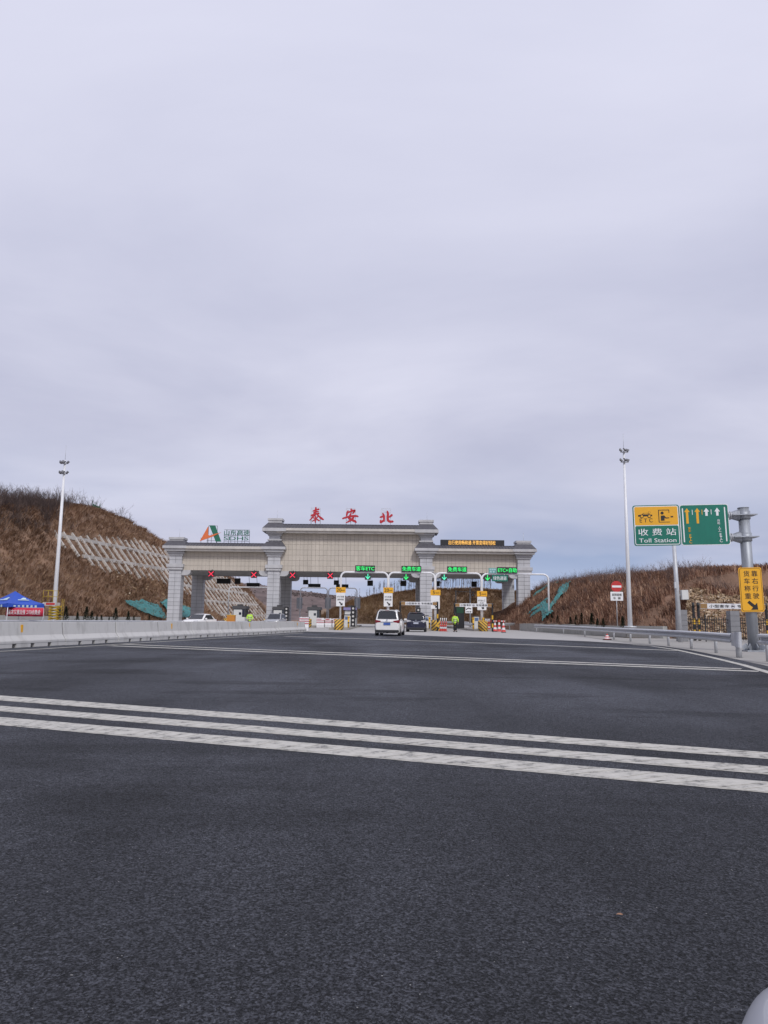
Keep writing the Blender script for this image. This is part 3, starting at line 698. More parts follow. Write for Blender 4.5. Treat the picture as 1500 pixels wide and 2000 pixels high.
# ---- big red characters on the main roof
def brush(strokes, sc, mat, parent):
    b = MB()
    for i, st in enumerate(strokes):
        pts = [Vector((p[0], p[1])) for p in st]; ws = [p[2] for p in st]
        # smooth the polyline
        P2, W2 = [], []
        for k in range(len(pts)-1):
            p0, p1, p2, p3 = pts[max(k-1,0)], pts[k], pts[k+1], pts[min(k+2,len(pts)-1)]
            for q in range(4):
                t = q/4; P2.append(0.5*((2*p1)+(-p0+p2)*t+(2*p0-5*p1+4*p2-p3)*t*t+(-p0+3*p1-3*p2+p3)*t**3)); W2.append(ws[k]*(1-t)+ws[k+1]*t)
        P2.append(pts[-1]); W2.append(ws[-1])
        L, Rr = [], []
        for k, p in enumerate(P2):
            d = (P2[min(k+1,len(P2)-1)]-P2[max(k-1,0)]).normalized(); n_ = Vector((-d.y, d.x))*W2[k]/2
            L.append(p+n_); Rr.append(p-n_)
        d0 = (P2[0]-P2[1]).normalized()*W2[0]*.35; d1 = (P2[-1]-P2[-2]).normalized()*W2[-1]*.35
        dep = 0.18+0.006*i
        ring = L+[P2[-1]+d1]+Rr[::-1]+[P2[0]+d0]
        n = len(ring); o = len(b.v); nl = len(L)
        b.v += [(p.x*sc, -dep, p.y*sc) for p in ring]+[(p.x*sc, 0.0, p.y*sc) for p in ring]
        for off, fl in ((0, False), (n, True)):
            for k in range(nl-1):
                f = (o+off+k, o+off+k+1, o+off+n-3-k, o+off+n-2-k); b.face(f if not fl else f[::-1])
            for f in ((o+off+nl-1, o+off+nl, o+off+nl+1), (o+off+n-1, o+off+0, o+off+n-2)): b.face(f if not fl else f[::-1])
        for k in range(n): b.face((o+k, o+(k+1)%n, o+n+(k+1)%n, o+n+k))
    import bmesh
    me = b.mesh('character', mat); bm = bmesh.new(); bm.from_mesh(me); bmesh.ops.recalc_face_normals(bm, faces=bm.faces); bm.to_mesh(me); bm.free()
    return obj('character', me, parent)
chars = {  # strokes in picture units of the roof letters, (x, y down) from the foot of each frame, width
 'tai': ('red brush character with many strokes, leftmost of the three on the main roof', 196, [
   [(155,217,10),(200,200,16),(247,188,18)], [(165,245,10),(205,228,15),(240,224,14)], [(132,284,16),(190,262,18),(248,252,20)],
   [(200,160,14),(198,205,24),(180,262,24),(150,315,15),(110,357,7)], [(205,250,12),(245,292,20),(285,325,26),(318,344,12)],
   [(192,285,14),(198,330,18),(195,385,14)], [(158,308,8),(178,325,15)], [(150,372,8),(188,345,14)], [(236,296,8),(212,322,14)], [(208,328,10),(228,345,16),(252,360,16)]]),
 'an': ('red brush character with a long crossing stroke, middle of the three on the main roof', 712, [
   [(712,180,14),(724,196,24),(728,214,14)], [(672,205,12),(662,235,22),(652,278,18)], [(660,238,14),(710,218,18),(768,200,22),(762,222,20),(738,252,10)],
   [(592,325,16),(640,308,20),(720,288,22),(790,284,22),(822,292,16)], [(718,240,14),(700,285,24),(688,318,26),(735,345,26),(780,365,26),(797,382,12)],
   [(765,272,12),(745,318,24),(700,358,20),(645,386,8)]]),
 'bei': ('red brush character in two halves, rightmost of the three on the main roof', 1228, [
   [(1140,300,14),(1170,290,22),(1200,278,16)], [(1180,240,16),(1196,275,26),(1200,318,24),(1202,362,16)], [(1146,378,22),(1172,362,26),(1205,336,14)], [(1150,345,20),(1152,372,24)],
   [(1245,205,14),(1258,245,26),(1254,300,26),(1262,345,28),(1290,362,26),(1334,360,22)], [(1318,262,24),(1295,282,22),(1262,300,12)]])}
for key, (lab, cxp, st) in chars.items():
    pxx = 590+cxp/7.5
    root = empty('roof_character', lab, 'letter sign', (PX(pxx, GY+.1, 1010), GY+.1, zMr+.075), group='characters standing on the main roof')
    sc = (GY+.1)/FPX/7.5
    brush([[((x-cxp), (412-y), w_*1.32) for x, y, w_ in s2] for s2 in st], sc, roof_red, root)
    fr = MB(); hw = 68*sc; H = 245*sc
    for x in (-hw, 0, hw): fr.bar((x, .1, 0), (x, .1, H), .05); fr.bar((x, .9, 0), (x, .1, H*.8), .04)
    for z in (.02, H*.25, H*.5, H*.76, H): fr.bar((-hw, .1, z), (hw, .1, z), .04)
    fr.bar((-hw, .12, H*.97), (hw*.2, .12, H*.74), .035)
    fr.build('support_frame', grey_steel, root)
# ---- company logo on the left wing roof
LY = GY+.1; lsc = LY/FPX/9.375
root = empty('roof_logo', 'orange and green angular emblem with green company lettering on the left wing roof', 'logo sign', (PX(370+390/9.375, LY, 1040), LY, zWr+.075))
def L2(p): return ((p[0]-390)*lsc, (566-p[1])*lsc)
def poly_part(name, pts, mat, parent, y0, y1, conv=L2):
    b = MB(); b.prism([conv(p) for p in pts], y0, y1); import bmesh
    me = b.mesh(name, mat); bm = bmesh.new(); bm.from_mesh(me); bmesh.ops.triangulate(bm, faces=[f for f in bm.faces if len(f.verts) > 4]); bmesh.ops.recalc_face_normals(bm, faces=bm.faces); bm.to_mesh(me); bm.free()
    return obj(name, me, parent)
poly_part('emblem_bar', [(362,243),(468,243),(592,542),(490,542)], logo_green, root, -.12, .02)
poly_part('emblem_swoosh', [(200,540),(338,272),(348,272),(347,395),(352,420),(372,432),(400,428),(470,402),(592,372),(520,405),(435,452),(330,492),(255,520)], orange_paint, root, -.20, -.125)
text('山东高速', logo_green, root, L2((873,0))[0], -.1, L2((0,373))[1], wd=465*lsc, ht=100*lsc, bold=.014, thick=.1)
text('SDHS', logo_green, root, L2((865,0))[0], -.1, L2((0,480))[1], wd=450*lsc, ht=68*lsc, bold=.014, thick=.1)
fr = MB()
for x in (215, 330, 345, 405, 500, 640, 720, 765, 840, 890, 970, 1020, 1105): fr.bar((*[L2((x,0))[0]], .05, 0), (L2((x,0))[0], .05, (566-(470 if x<400 else 340 if x>600 else 400))*lsc), .045)
for z in (320, 425, 530): fr.bar((L2((635,0))[0], .05, L2((0,z))[1]), (L2((1108,0))[0], .05, L2((0,z))[1]), .045)
fr.bar((L2((320,0))[0], .05, L2((0,525))[1]), (L2((500,0))[0], .05, L2((0,525))[1]), .045)
fr.bar((L2((345,0))[0], .05, L2((0,250))[1]), (L2((510,0))[0], .05, L2((0,250))[1]), .045)
fr.bar((L2((345,0))[0], .05, 0), (L2((345,0))[0], .05, L2((0,250))[1]), .045); fr.bar((L2((508,0))[0], .05, 0), (L2((508,0))[0], .05, L2((0,250))[1]), .045)
fr.build('support_frame', dark_metal, root)
# ---- LED board on the right wing roof
LY = GY+.0; x0, x1 = PX(860.5, LY, 1060), PX(985, LY, 1060); z0, z1 = zWr+.08, PZ(920, 1054.5, LY)
root = empty('led_board', 'long black message board with amber characters on the right wing roof', 'led board', ((x0+x1)/2, LY, z0))
hw = (x1-x0)/2; H = z1-z0
plate('casing', black_paint, root, -hw, hw, 0, H, 0, .5, .04)
text('出行使用畅和通 开票变得好轻松', led_amber, root, (922-923)/FPX*LY, -.012, H*.5, wd=92/FPX*LY, ht=.62, bold=.014)
b = MB(); [b.bar((x, .7, -.0), (x, .7, H*.9), .08) for x in (-hw*.8, -hw*.3, hw*.3, hw*.8)]; b.build('support_frame', dark_metal, root)

def MB_mark(p, x, z):
    b = MB(); b.cbox((x,-.006,z), (.2,.01,.17)); b.build('mark', mk('pale_mark', (.4,.6,.62), .5), p)
# ---- lane control displays under the canopy
def lane_light(px, py, kind, label):
    Y = GY-.15; c = P(px, py, Y)
    r_ = empty('lane_signal', label, 'lane signal', c, group='lane signals under the canopy front')
    plate('housing', black_paint if kind == 'x' else dark_metal, r_, -.43, .43, -.45, .45, -.1, .15, .03)
    b = MB()
    if kind == 'x': b.bar((-.34,-.115,-.34), (.34,-.115,.34), .1, .02, up=(0,1,0)); b.bar((-.34,-.125,.34), (.34,-.125,-.34), .1, .02, up=(0,1,0)); mt = led_red
    else:
        b.bar((0,-.115,.38), (0,-.115,-.3), .1, .02, up=(0,1,0)); b.bar((-.3,-.125,.02), (.02,-.125,-.36), .1, .02, up=(0,1,0)); b.bar((.3,-.135,.02), (-.02,-.135,-.36), .1, .02, up=(0,1,0)); mt = led_green if kind == 'g' else led_teal
    b.build('cross' if kind == 'x' else 'arrow', mt, r_)
    b = MB(); b.bar((0,.1,.4), (0,.6,zS-c.z+.1), .08); b.build('hanger', dark_metal, r_)
for i, (px, py) in enumerate(((412.5,1121),(496,1122.5),(571.5,1123.5),(645,1124.5))): lane_light(px, py, 'x', 'red cross lane signal, %s from the left under the canopy' % ORD[i])
for i, (px, py, k) in enumerate(((718.5,1126,'t'),(793,1127,'g'),(867.5,1127.5,'t'),(952,1128.5,'g'))): lane_light(px, py, k, 'green down arrow lane signal, %s from the left under the canopy' % ORD[i])
for i, (px, py, w_, h_) in enumerate(((464,1135,11,11),(597,1137,10,9),(657,1138,10,9),(723,1139,11,10.5),(788,1139.5,11,10.5),(854,1140,10,10),(926,1141,10.5,10.5),
                                     (437,1135,27,10),(494.5,1142,25,7),(614,1143.5,24,6.5),(668.5,1144.5,24,6.5))):
    Y = GY+GD+.1; c = P(px, py, Y); k = Y/FPX; hw, hh = w_*k/2, h_*k/2; sq = w_ < 12
    r_ = empty('rear_display', ('dark square signal back, %s from the left under the canopy rear' % ORD[i]) if sq else ('long dark display back, %s from the left under the canopy rear' % ORD[i-7]), 'display', c, group='displays seen from behind')
    plate('housing', black_paint, r_, -hw, hw, -hh, hh, -.1, .15, .02)
    b = MB(); [b.bar((x, .02, hh*.9), (x, -.6, max(hh+.1, zS-c.z+.05)), .05) for x in (-hw*.6, hw*.6)]; b.build('hanger', dark_metal, r_)

# ------------------------------------------------------------------ lane portals with LED boards and signs
PY = 80.0
post_px = [665, 758, 850, 941, 1072]
def portal(i, x0, x1, z, Y, name, label, r_=.1, zb=0.0, grp=None):
    root = empty(name, label, 'portal frame', ((x0+x1)/2, Y, 0), group=grp); hw = (x1-x0)/2; c = .55
    def arc(sx): return [(sx*(hw-c+c*math.cos(a)), 0, z-c+c*math.sin(a)) for a in [R(90*k/5) for k in range(6)]]
    b = MB(); b.tube([(-hw, 0, zb), (-hw, 0, z-c)]+arc(-1)[1:]+[(0, 0, z)], r_, 10); b.tube([(hw, 0, zb), (hw, 0, z-c)]+arc(1)[1:]+[(0, 0, z)], r_, 10, caps=True)
    b.build('pipe_frame', white_paint, root)
    for sx in (-1, 1): m = MB(); m.cbox((sx*hw, 0, zb+.02), (.45, .45, .04)); m.tube([(sx*hw,0,zb),(sx*hw,0,zb+.25)], r_*1.25, 10); m.build('foot', grey_steel, root)
    return root
pn = ['the first portal from the left, beside the closed lane', 'the second portal, above the white van', 'the third portal', 'the wide portal at the right end']
for i in range(4):
    x0 = PX(post_px[i], PY)+(.045 if i else 0); x1 = PX(post_px[i+1], PY)-(.045 if i < 3 else 0)
    portal(i, x0, x1, PZ((post_px[i]+post_px[i+1])/2, [1117.8,1118.6,1119.6,1121.3][i], PY), PY, 'lane_portal', 'white pipe frame over the lane, '+pn[i], grp='lane portals before the gate', zb=0.2)
for i, (xa, xb, s_) in enumerate(((693.5,732.5,'客车ETC'),(784,823,'免费车道'),(873.5,912.5,'免费车道'),(971,1010.5,'ETC+自助'))):
    Y = PY-.25; yt = [1104.5,1105.5,1106.5,1108][i]; yb = yt+11.2
    p0, p1 = P(xa, yb, Y), P(xb, yt, Y); hw, hh = (p1.x-p0.x)/2, (p1.z-p0.z)/2
    r_ = empty('led_board', 'black board with green lit lettering on the %s' % ['leftmost portal', 'second portal above the white van', 'third portal', 'wide right portal'][i], 'led board', ((p0.x+p1.x)/2, Y, (p0.z+p1.z)/2), group='green lane boards')
    plate('casing', black_paint, r_, -hw, hw, -hh, hh, 0, .18, .02)
    text(s_, led_green, r_, 0, -.012, 0, wd=hw*1.84, ht=hh*1.5, bold=.014)
    b = MB(); [b.bar((x, .16, -hh*.9), (x, .25, -hh-.12), .06) for x in (-hw*.6, hw*.6)]; b.build('bracket', grey_steel, r_)
Y = PY-.22; p0, p1 = P(961, 1135.2, Y), P(991.5, 1123.3, Y); hw, hh = (p1.x-p0.x)/2, (p1.z-p0.z)/2
r_ = empty('lane_sign', 'dark green plate with white characters hanging under the right portal', 'sign', ((p0.x+p1.x)/2, Y, (p0.z+p1.z)/2))
plate('plate', sign_green, r_, -hw, hw, -hh, hh, 0, .05, .03); text('绿色通道', sign_white, r_, 0, -.01, 0, wd=hw*1.7, ht=hh*1.25, bold=.014)
b = MB(); [b.bar((x, .07, hh-.1), (x, .15, hh+.35), .05) for x in (-hw*.6, hw*.6)]; b.build('hanger', grey_steel, r_)
p0, p1 = P(954.5, 1119, Y), P(970, 1109.5, Y); hw, hh = (p1.x-p0.x)/2, (p1.z-p0.z)/2
r_ = empty('lane_sign', 'small pale green plate left of the rightmost lit board', 'sign', ((p0.x+p1.x)/2, Y, (p0.z+p1.z)/2))
plate('plate', mk('pale_green', (.12,.34,.31), .5), r_, -hw, hw, -hh, hh, 0, .05, .02); [MB_mark(r_, x_, z_) for x_, z_ in ((-hw*.55,hh*.4),(0,hh*.4),(hw*.55,hh*.4),(-hw*.5,-hh*.5),(hw*.25,-hh*.5))]
b = MB(); b.bar((0,.08,-hh-.15), (0,.08,hh), .05); b.build('bracket', grey_steel, r_)
# speed limit + instruction boards on the portal posts
for i, (px, sp_, l1, l2, ang) in enumerate(((665,'20','ETC车道','保持车距',-135),(758,'20','ETC车道','保持车距',-135),(850,'5','','人工',-135),(941,'5','ETC&人工','自助',-135))):
    Y = PY-.3; dz = [0,.5,5,7.5][i]
    p0, p1 = P(px-9.3, 1157.5+dz, Y), P(px+10.3, 1147+dz, Y); cx = (p0.x+p1.x)/2; cz = (p0.z+p1.z)/2; hw, hh = (p1.x-p0.x)/2, (p1.z-p0.z)/2
    where = ['beside the closed lane', 'behind the white van', 'right of the dark minivan', 'near the height bar on the right'][i]
    r_ = empty('speed_sign', 'yellow speed plate reading %s on the portal post %s' % (sp_, where), 'sign', (cx, Y, cz), group='yellow speed plates')
    plate('plate', sign_yellow, r_, -hw, hw, -hh, hh, 0, .04, .03); text(sp_, sign_black, r_, -hw*.35, -.01, 0, ht=hh*1.25, bold=.014); text('km/h', sign_black, r_, hw*.42, -.01, -hh*.1, wd=hw*.75, bold=.01)
    b = MB(); b.bar((-.1,.06,0), (.1,.12,0), .1, .2); b.build('clamp', grey_steel, r_)
    q0, q1 = P(px-8.6, 1184+dz, Y), P(px+8.8, 1158.3+dz, Y); hz_ = (q1.z-q0.z)/2; hx = (q1.x-q0.x)/2
    r_ = empty('instruction_sign', 'white lettered plate with slanting arrow on the post %s' % where, 'sign', ((q0.x+q1.x)/2, Y, (q0.z+q1.z)/2), group='white lane plates')
    plate('plate', sign_white, r_, -hx, hx, -hz_, hz_, 0, .04, .03)
    if l1: text(l1, sign_black, r_, 0, -.01, hz_*.45, wd=hx*1.5, ht=.2, bold=.01)
    text(l2, sign_black, r_, 0, -.01, hz_*(.02 if l1 else 0), wd=hx*(1.5 if len(l2) > 2 else .9), ht=.2, bold=.01)
    b = MB(); b.prism(arrow_poly(hx*.12, -hz_*.6, .5, .38, R(ang)), -.012, -.002); b.build('arrow', sign_black, r_)
    b = MB(); b.bar((-.1,.06,0), (.1,.12,0), .1, .2); b.build('clamp', grey_steel, r_)

# portals of the opposite lanes behind the gate
for i, (xa, xb, y_) in enumerate(((445,527,1147),(585,640,1148),(640.5,698,1148.5))):
    Y = 128.0; portal(i, PX(xa,Y)+.1, PX(xb,Y)-.1, PZ((xa+xb)/2, y_, Y), Y, 'lane_portal', 'thin white pipe frame behind the gate, %s from the left' % ORD[i], r_=.1, grp='portals behind the gate')
    for px in ((xa,) if i < 2 else (xa, xb)):
        if i == 0: continue
        c = P(px, 1178, Y+.3); r_ = empty('instruction_sign', 'pale grey plate back on a rear portal post, %s' % {585:'left one of three', 640.5:'middle one of three', 698:'right one of three'}[px], 'sign', c)
        plate('plate', mk('sign_back', (.45,.47,.49), .5), r_, -.5, .5, -.95, .95, 0, .05, .03); b = MB(); b.bar((0,-.05,-.6), (0,-.05,.6), .08); b.build('clamp', grey_steel, r_)

# ------------------------------------------------------------------ striped materials (paint on real shapes)
def stripe_mat(name, c1, c2, vec, period, duty=0.5):
    m = bpy.data.materials.new(name); m.use_nodes = True; t = m.node_tree; b = t.nodes['Principled BSDF']; lk = t.links.new; nn = t.nodes.new
    tcn = nn('ShaderNodeTexCoord'); d = nn('ShaderNodeVectorMath'); d.operation = 'DOT_PRODUCT'; lk(tcn.outputs['Object'], d.inputs[0]); d.inputs[1].default_value = tuple(v/period for v in vec)
    f = nn('ShaderNodeMath'); f.operation = 'FRACT'; lk(d.outputs['Value'], f.inputs[0])
    g = nn('ShaderNodeMath'); g.operation = 'GREATER_THAN'; lk(f.outputs[0], g.inputs[0]); g.inputs[1].default_value = duty
    nz = nn('ShaderNodeTexNoise'); nz.inputs['Scale'].default_value = 5; nz.inputs['Detail'].default_value = 5; lk(tcn.outputs['Object'], nz.inputs['Vector'])
    mx = nn('ShaderNodeMix'); mx.data_type = 'RGBA'; lk(g.outputs[0], mx.inputs[0]); mx.inputs[6].default_value = (*c1, 1); mx.inputs[7].default_value = (*c2, 1)
    mr = nn('ShaderNodeMapRange'); lk(nz.outputs[0], mr.inputs[0]); mr.inputs[3].default_value = .75; mr.inputs[4].default_value = 1.15
    sc = nn('ShaderNodeVectorMath'); sc.operation = 'SCALE'; lk(mx.outputs[2], sc.inputs[0]); lk(mr.outputs[0], sc.inputs['Scale']); lk(sc.outputs[0], b.inputs['Base Color'])
    b.inputs['Roughness'].default_value = .55; MATS[name] = m; return m
YEL = (0.62, 0.36, 0.035); BLK = (0.02, 0.02, 0.02); WHT = (0.72, 0.71, 0.7); RED = (0.52, 0.04, 0.05)
nose_mat = stripe_mat('nose_stripes', BLK, YEL, (.7, 0, .7), .25, .38)
nose_mat2 = stripe_mat('nose_stripes_mirrored', BLK, YEL, (-.7, 0, .7), .25, .38)
kerb_mat = mk('island_kerb', (0.33, 0.31, 0.28), .85, var=.15, scale=1.5)

# ------------------------------------------------------------------ toll islands and booths
booth_white = mk('booth_white', (0.62, 0.62, 0.6), .5, var=.08); booth_dark = mk('booth_dark', (0.06, 0.058, 0.06), .5, var=.2)
islands = [(PX(post_px[i], PY), 76.5+(.5*i)) for i in range(4)]+[(PX(post_px[0], PY)-5.1*k, 95.0) for k in (1, 2, 3)]
names_i = ['carrying the leftmost yellow speed plate', 'behind the white van', 'right of the dark minivan', 'behind the person in yellow', 'with the booth left of the speed plates', 'behind the inner left column', 'at the far left under the canopy']
def booth(x, y, label, sign=None):
    r_ = empty('toll_booth', label, 'toll booth', (x, y, .2), group='toll booths on the islands')
    b = MB(); b.box(-.8, .8, 0, 2.6, .0, 1.05); b.build('lower_wall', booth_white, r_)
    b = MB()
    for px_, py_ in ((-.76,.04),(.76,.04),(-.76,2.56),(.76,2.56),(-.76,1.3),(.76,1.3)): b.box(px_-.04, px_+.04, py_-.04, py_+.04, 1.05, 2.15)
    b.build('frame', booth_dark, r_)
    for side in (-1, 1):
        for k in (0, 1): b = MB(); b.box(side*.76-.012, side*.76+.012, .09+k*1.28, 1.24+k*1.28, 1.06, 2.14); b.build('window', glass_dark, r_)
    b = MB(); b.box(-.72, .72, .03, .05, 1.06, 2.14); b.build('window', glass_dark, r_)
    b = MB(); b.box(-.72, .42, -.035, -.005, .05, 2.05); d = b.build('door', booth_white, r_); b = MB(); b.box(.0, .32, -.045, -.037, 1.35, 1.7); b.build('pane', glass_dark, d); b = MB(); b.box(-.62, -.56, -.08, -.04, .95, 1.15); b.build('handle', dark_metal, d)
    b = MB(); frustum(b, 0, 1.3, 1.9, 2.9, 1.8, 2.8, 2.15, 2.55); b.build('roof', booth_dark, r_)
    b = MB(); b.box(-.35, .35, .4, 1.2, 2.55, 2.78); b.build('air_unit', booth_dark, r_)
    if sign: b = MB(); b.box(-.9, .9, -.3, -.2, 2.15, 2.5); b.build('name_panel', mk('violet_panel', (.25,.22,.42), .4), r_)
    return r_
for i, (x, y0) in enumerate(islands):
    r_ = empty('toll_island', 'raised kerbed toll island %s' % names_i[i], 'island', (x, y0, 0), group='toll islands')
    b = MB(); b.box(-1.0, 1.0, .9, 50 if i < 4 else 33, -.02, .2); b.build('kerb', kerb_mat, r_)
    b = MB(); b.loft([[(-.2, 0, -.02), (.2, 0, -.02), (.2, 0, .35), (-.2, 0, .35)], [(-.46, .75, -.02), (.46, .75, -.02), (.43, .75, .98), (-.43, .75, .98)], [(-.5, 1.6, -.02), (.5, 1.6, -.02), (.47, 1.6, 1.1), (-.47, 1.6, 1.1)]])
    b.build('nose', nose_mat if i % 2 else nose_mat2, r_)
booth(islands[4][0]+.1, 103.5, 'white door dark roofed toll booth between the two red crosses of the middle bay')
booth(islands[0][0]+.05, 102.5, 'toll booth with a violet panel right of the leftmost speed plate', True)
booth(islands[5][0]+.3, 104, 'toll booth partly hidden behind the inner left column')
booth(islands[6][0]+.35, 101.5, 'toll booth at the far left beyond the concrete barrier')
def signal_tower(px, Y, label, z0=.2, zt=2.6):
    c = P(px, 1205, Y); r_ = empty('signal_tower', label, 'warning panel', (c.x, Y, z0))
    b = MB(); b.box(-.3, .3, 0, .25, 0, zt-z0); b.build('panel', black_paint, r_)
    for k in range(5): m = MB(); m.prism(circle_poly(.0, .3+k*.48, .13, 12), -.02, -.001); m.build('lamp', mk('lamp_white', (.6,.58,.55), .4), r_)
signal_tower(689.5, 92, 'black panel with a column of round lamps beside the violet booth', zt=2.75)
signal_tower(817, 100, 'black panel with round lamps against the inner right column', zt=2.7)
signal_tower(559, 103, 'black panel with round lamps at the rear inner left column', zt=2.7)

# ------------------------------------------------------------------ height limit bars
bar_white = mk('bar_white', (0.72, 0.72, 0.73), .5, var=.05)
def height_bar(x0, x1, z, Y, label, double=False, rz=0, hh=.17):
    r_ = empty('height_bar', label, 'height barrier', ((x0+x1)/2, Y, 0), rz, group='height limit bars'); hw = (x1-x0)/2
    b = MB(); b.box(-hw, hw, -.05, .05, z-hh, z+hh); b.build('crossbar', bar_white, r_)
    for sx in (-1, 1):
        m = MB(); m.box(sx*hw-(.42 if sx > 0 else 0), sx*hw+(.42 if sx < 0 else 0), -.056, -.052, z-hh*.9, z+hh*.9); m.build('reflector', mk('amber_panel', (.30,.17,.06), .5), r_)
        for off in ((0, .3) if double else (0,)):
            xx = sx*(hw+.09+off); n = 7; H = z+hh+.05
            for k in range(n):
                m = MB(); dk = (k % 2 == 0) or k > 4
                m.tube([(xx, .07, H*k/n), (xx, .07, H*(k+1)/n)], .085, 8, caps=(k in (0, n-1))); m.build('post_band', black_paint if dk else yellow_paint, r_)
    text('小型客车', sign_black, r_, -hw*.42, -.06, z, wd=hw*.62, ht=hh*1.15, bold=.01); text('专用通道', sign_black, r_, hw*.44, -.06, z, wd=hw*.62, ht=hh*1.15, bold=.01)
    m = MB(); m.prism(circle_poly(0, z, hh*.8, 16), -.057, -.053); ic = m.build('emblem', mk('emblem_ring', (.25,.22,.3), .5), r_)
    m = MB(); m.prism(circle_poly(0, z, hh*.62, 16), -.062, -.058); m.build('emblem_disc', bar_white, r_)
    m = MB(); m.prism([(-.09,z-.04),(.09,z-.04),(.09,z),(.05,z+.01),(.02,z+.05),(-.05,z+.05),(-.09,z+.01)], -.066, -.063); m.build('emblem_car', sign_black, r_)
height_bar(PX(783.5,77), PX(853,77), PZ(816,1178.7,77), 77, 'white bar on striped posts above the dark minivan lane')
height_bar(PX(889.5,76), PX(960,76), PZ(924,1182,76), 76, 'white bar on striped posts behind the person in yellow')
height_bar(PX(1367,46), PX(1494,46), PZ(1410,1184,46), 46, 'white bar on paired striped posts before the iron fence', True, hh=.16)
# information cabinet, camera mast, lamp post behind the second bar
c = P(898, 1213, 86); r_ = empty('info_cabinet', 'tall black cabinet with a dim green screen behind the person in yellow', 'cabinet', (c.x, 86, .2))
b = MB(); b.box(-.52, .52, 0, .4, 0, PZ(898,1185,86)-.2); b.build('casing', black_paint, r_)
zt = PZ(898,1185,86)-.2; b = MB(); b.box(-.45, .45, -.02, -.002, zt-.72, zt-.08); b.build('screen', mk('dim_green', (.01,.05,.025), .4, emit=.25), r_)
c = P(890.5, 1213, 84); r_ = empty('camera_mast', 'thin black mast with a side arm and camera right of the inner right column', 'camera mast', (c.x, 84, .2)); zt = PZ(890,1153,84)-.2; ax = PX(928,84)-c.x
b = MB(); b.tube([(0,0,0),(0,0,zt)], .07, 8); b.build('mast', black_paint, r_); b = MB(); b.tube([(0,0,zt-.1),(ax,0,zt-.2)], .04, 6); b.tube([(0,0,zt-.7),(.5,0,zt-.15)], .03, 6); b.build('arm', black_paint, r_)
b = MB(); b.cbox((ax-.25,-.1,zt-.5), (.2,.4,.22)); b.bar((ax-.25,0,zt-.4), (ax-.25,0,zt-.18), .05); b.build('camera', black_paint, r_)
c = P(918.5, 1213, 112); r_ = empty('lamp_post', 'grey round post seen behind the second height bar', 'post', (c.x, 112, 0)); b = MB(); b.tube([(0,0,0),(0,0,PZ(918,1146,112))], [.14,.11], 10); b.build('pole', grey_steel, r_); b = MB(); b.cbox((0,0,.03),(.5,.5,.06)); b.build('base', grey_steel, r_)
Y = 75.6; p0, p1 = P(909, 1197.5, Y), P(922.5, 1184.5, Y); hw, hh = (p1.x-p0.x)/2, (p1.z-p0.z)/2
r_ = empty('warning_plate', 'white plate with a black wavy arrow hanging under the second height bar', 'sign', ((p0.x+p1.x)/2, Y, (p0.z+p1.z)/2)); plate('plate', sign_white, r_, -hw, hw, -hh, hh, 0, .03, .02)
b = MB(); b.bar((-hw*.8,-.01,.02), (-.02,-.01,hh*.55), .09, .01, up=(0,1,0)); b.bar((-.04,-.014,hh*.5), (hw*.7,-.014,hh*.25), .09, .01, up=(0,1,0)); b.build('arrow', sign_black, r_)
for k in range(3): b = MB(); b.cbox((-.18+k*.18,-.006,-hh*.6), (.11,.01,.13)); b.build('mark', sign_black, r_)
b = MB(); [b.bar((x,.03,hh*.9), (x,.2,hh+.3), .03) for x in (-hw*.6, hw*.6)]; b.build('hanger', grey_steel, r_)

kiosk_blue = mk('kiosk_blue', (.1,.16,.3), .5)
for px, Y, lab in ((832, 84, 'white lane kiosk on the island right of the dark minivan'), (677.5, 82, 'white lane kiosk behind the leftmost yellow speed plate'), (931, 83, 'white lane kiosk on the island behind the person in yellow')):
    c = P(px, 1210, Y); r_ = empty('lane_kiosk', lab, 'kiosk', (c.x, Y, .2), group='lane kiosks')
    b = MB(); b.box(-.28, .28, 0, .45, 0, 1.35); obj('casing', bevel(b.mesh('casing', booth_white), .03), r_); b = MB(); b.box(-.2, .2, -.012, -.002, .85, 1.2); b.build('screen', kiosk_blue, r_); b = MB(); b.box(-.32, .32, -.06, .5, 1.35, 1.42); b.build('hood', booth_dark, r_)
for px, yb, lab in ((924.5, 1222, 'yellow bollard left of the rightmost speed plate'), (839, 1224, 'yellow bollard right of the dark minivan'), (680.5, 1224, 'yellow bollard right of the leftmost striped nose'), (944, 1222, 'yellow bollard under the rightmost speed plate')):
    c = P(px, yb, 79.5); r_ = empty('bollard', lab, 'bollard', (c.x, 79.5, .2), group='yellow bollards')
    b = MB(); b.tube([(0,0,0),(0,0,1.05)], .09, 10); b.build('post', yellow_paint, r_); b = MB(); b.tube([(0,0,1.05),(0,0,1.2)], .13, 10); b.build('head', yellow_paint, r_); b = MB(); b.tube([(0,0,.45),(0,0,.6)], .094, 10); b.build('band', black_paint, r_)
for px, lab in ((679, 'red and white arm lowered across the closed lane beside the leftmost speed plate'), (935, 'red and white arm across the rightmost lane behind the cones')):
    c = P(px, 1212, 88); r_ = empty('lane_barrier', lab, 'barrier arm', (c.x, 88, .2)); b = MB(); b.box(-.2,.2,-.15,.15,0,1.0); b.build('housing', yellow_paint, r_)
    for k in range(6): b = MB(); sx = -1 if px < 700 else 1; b.box(*sorted((sx*(.2+k*.48), sx*(.68+k*.48))), -.03, .03, .82, .92); b.build('arm_band', [red_paint, sign_white][k % 2], r_)

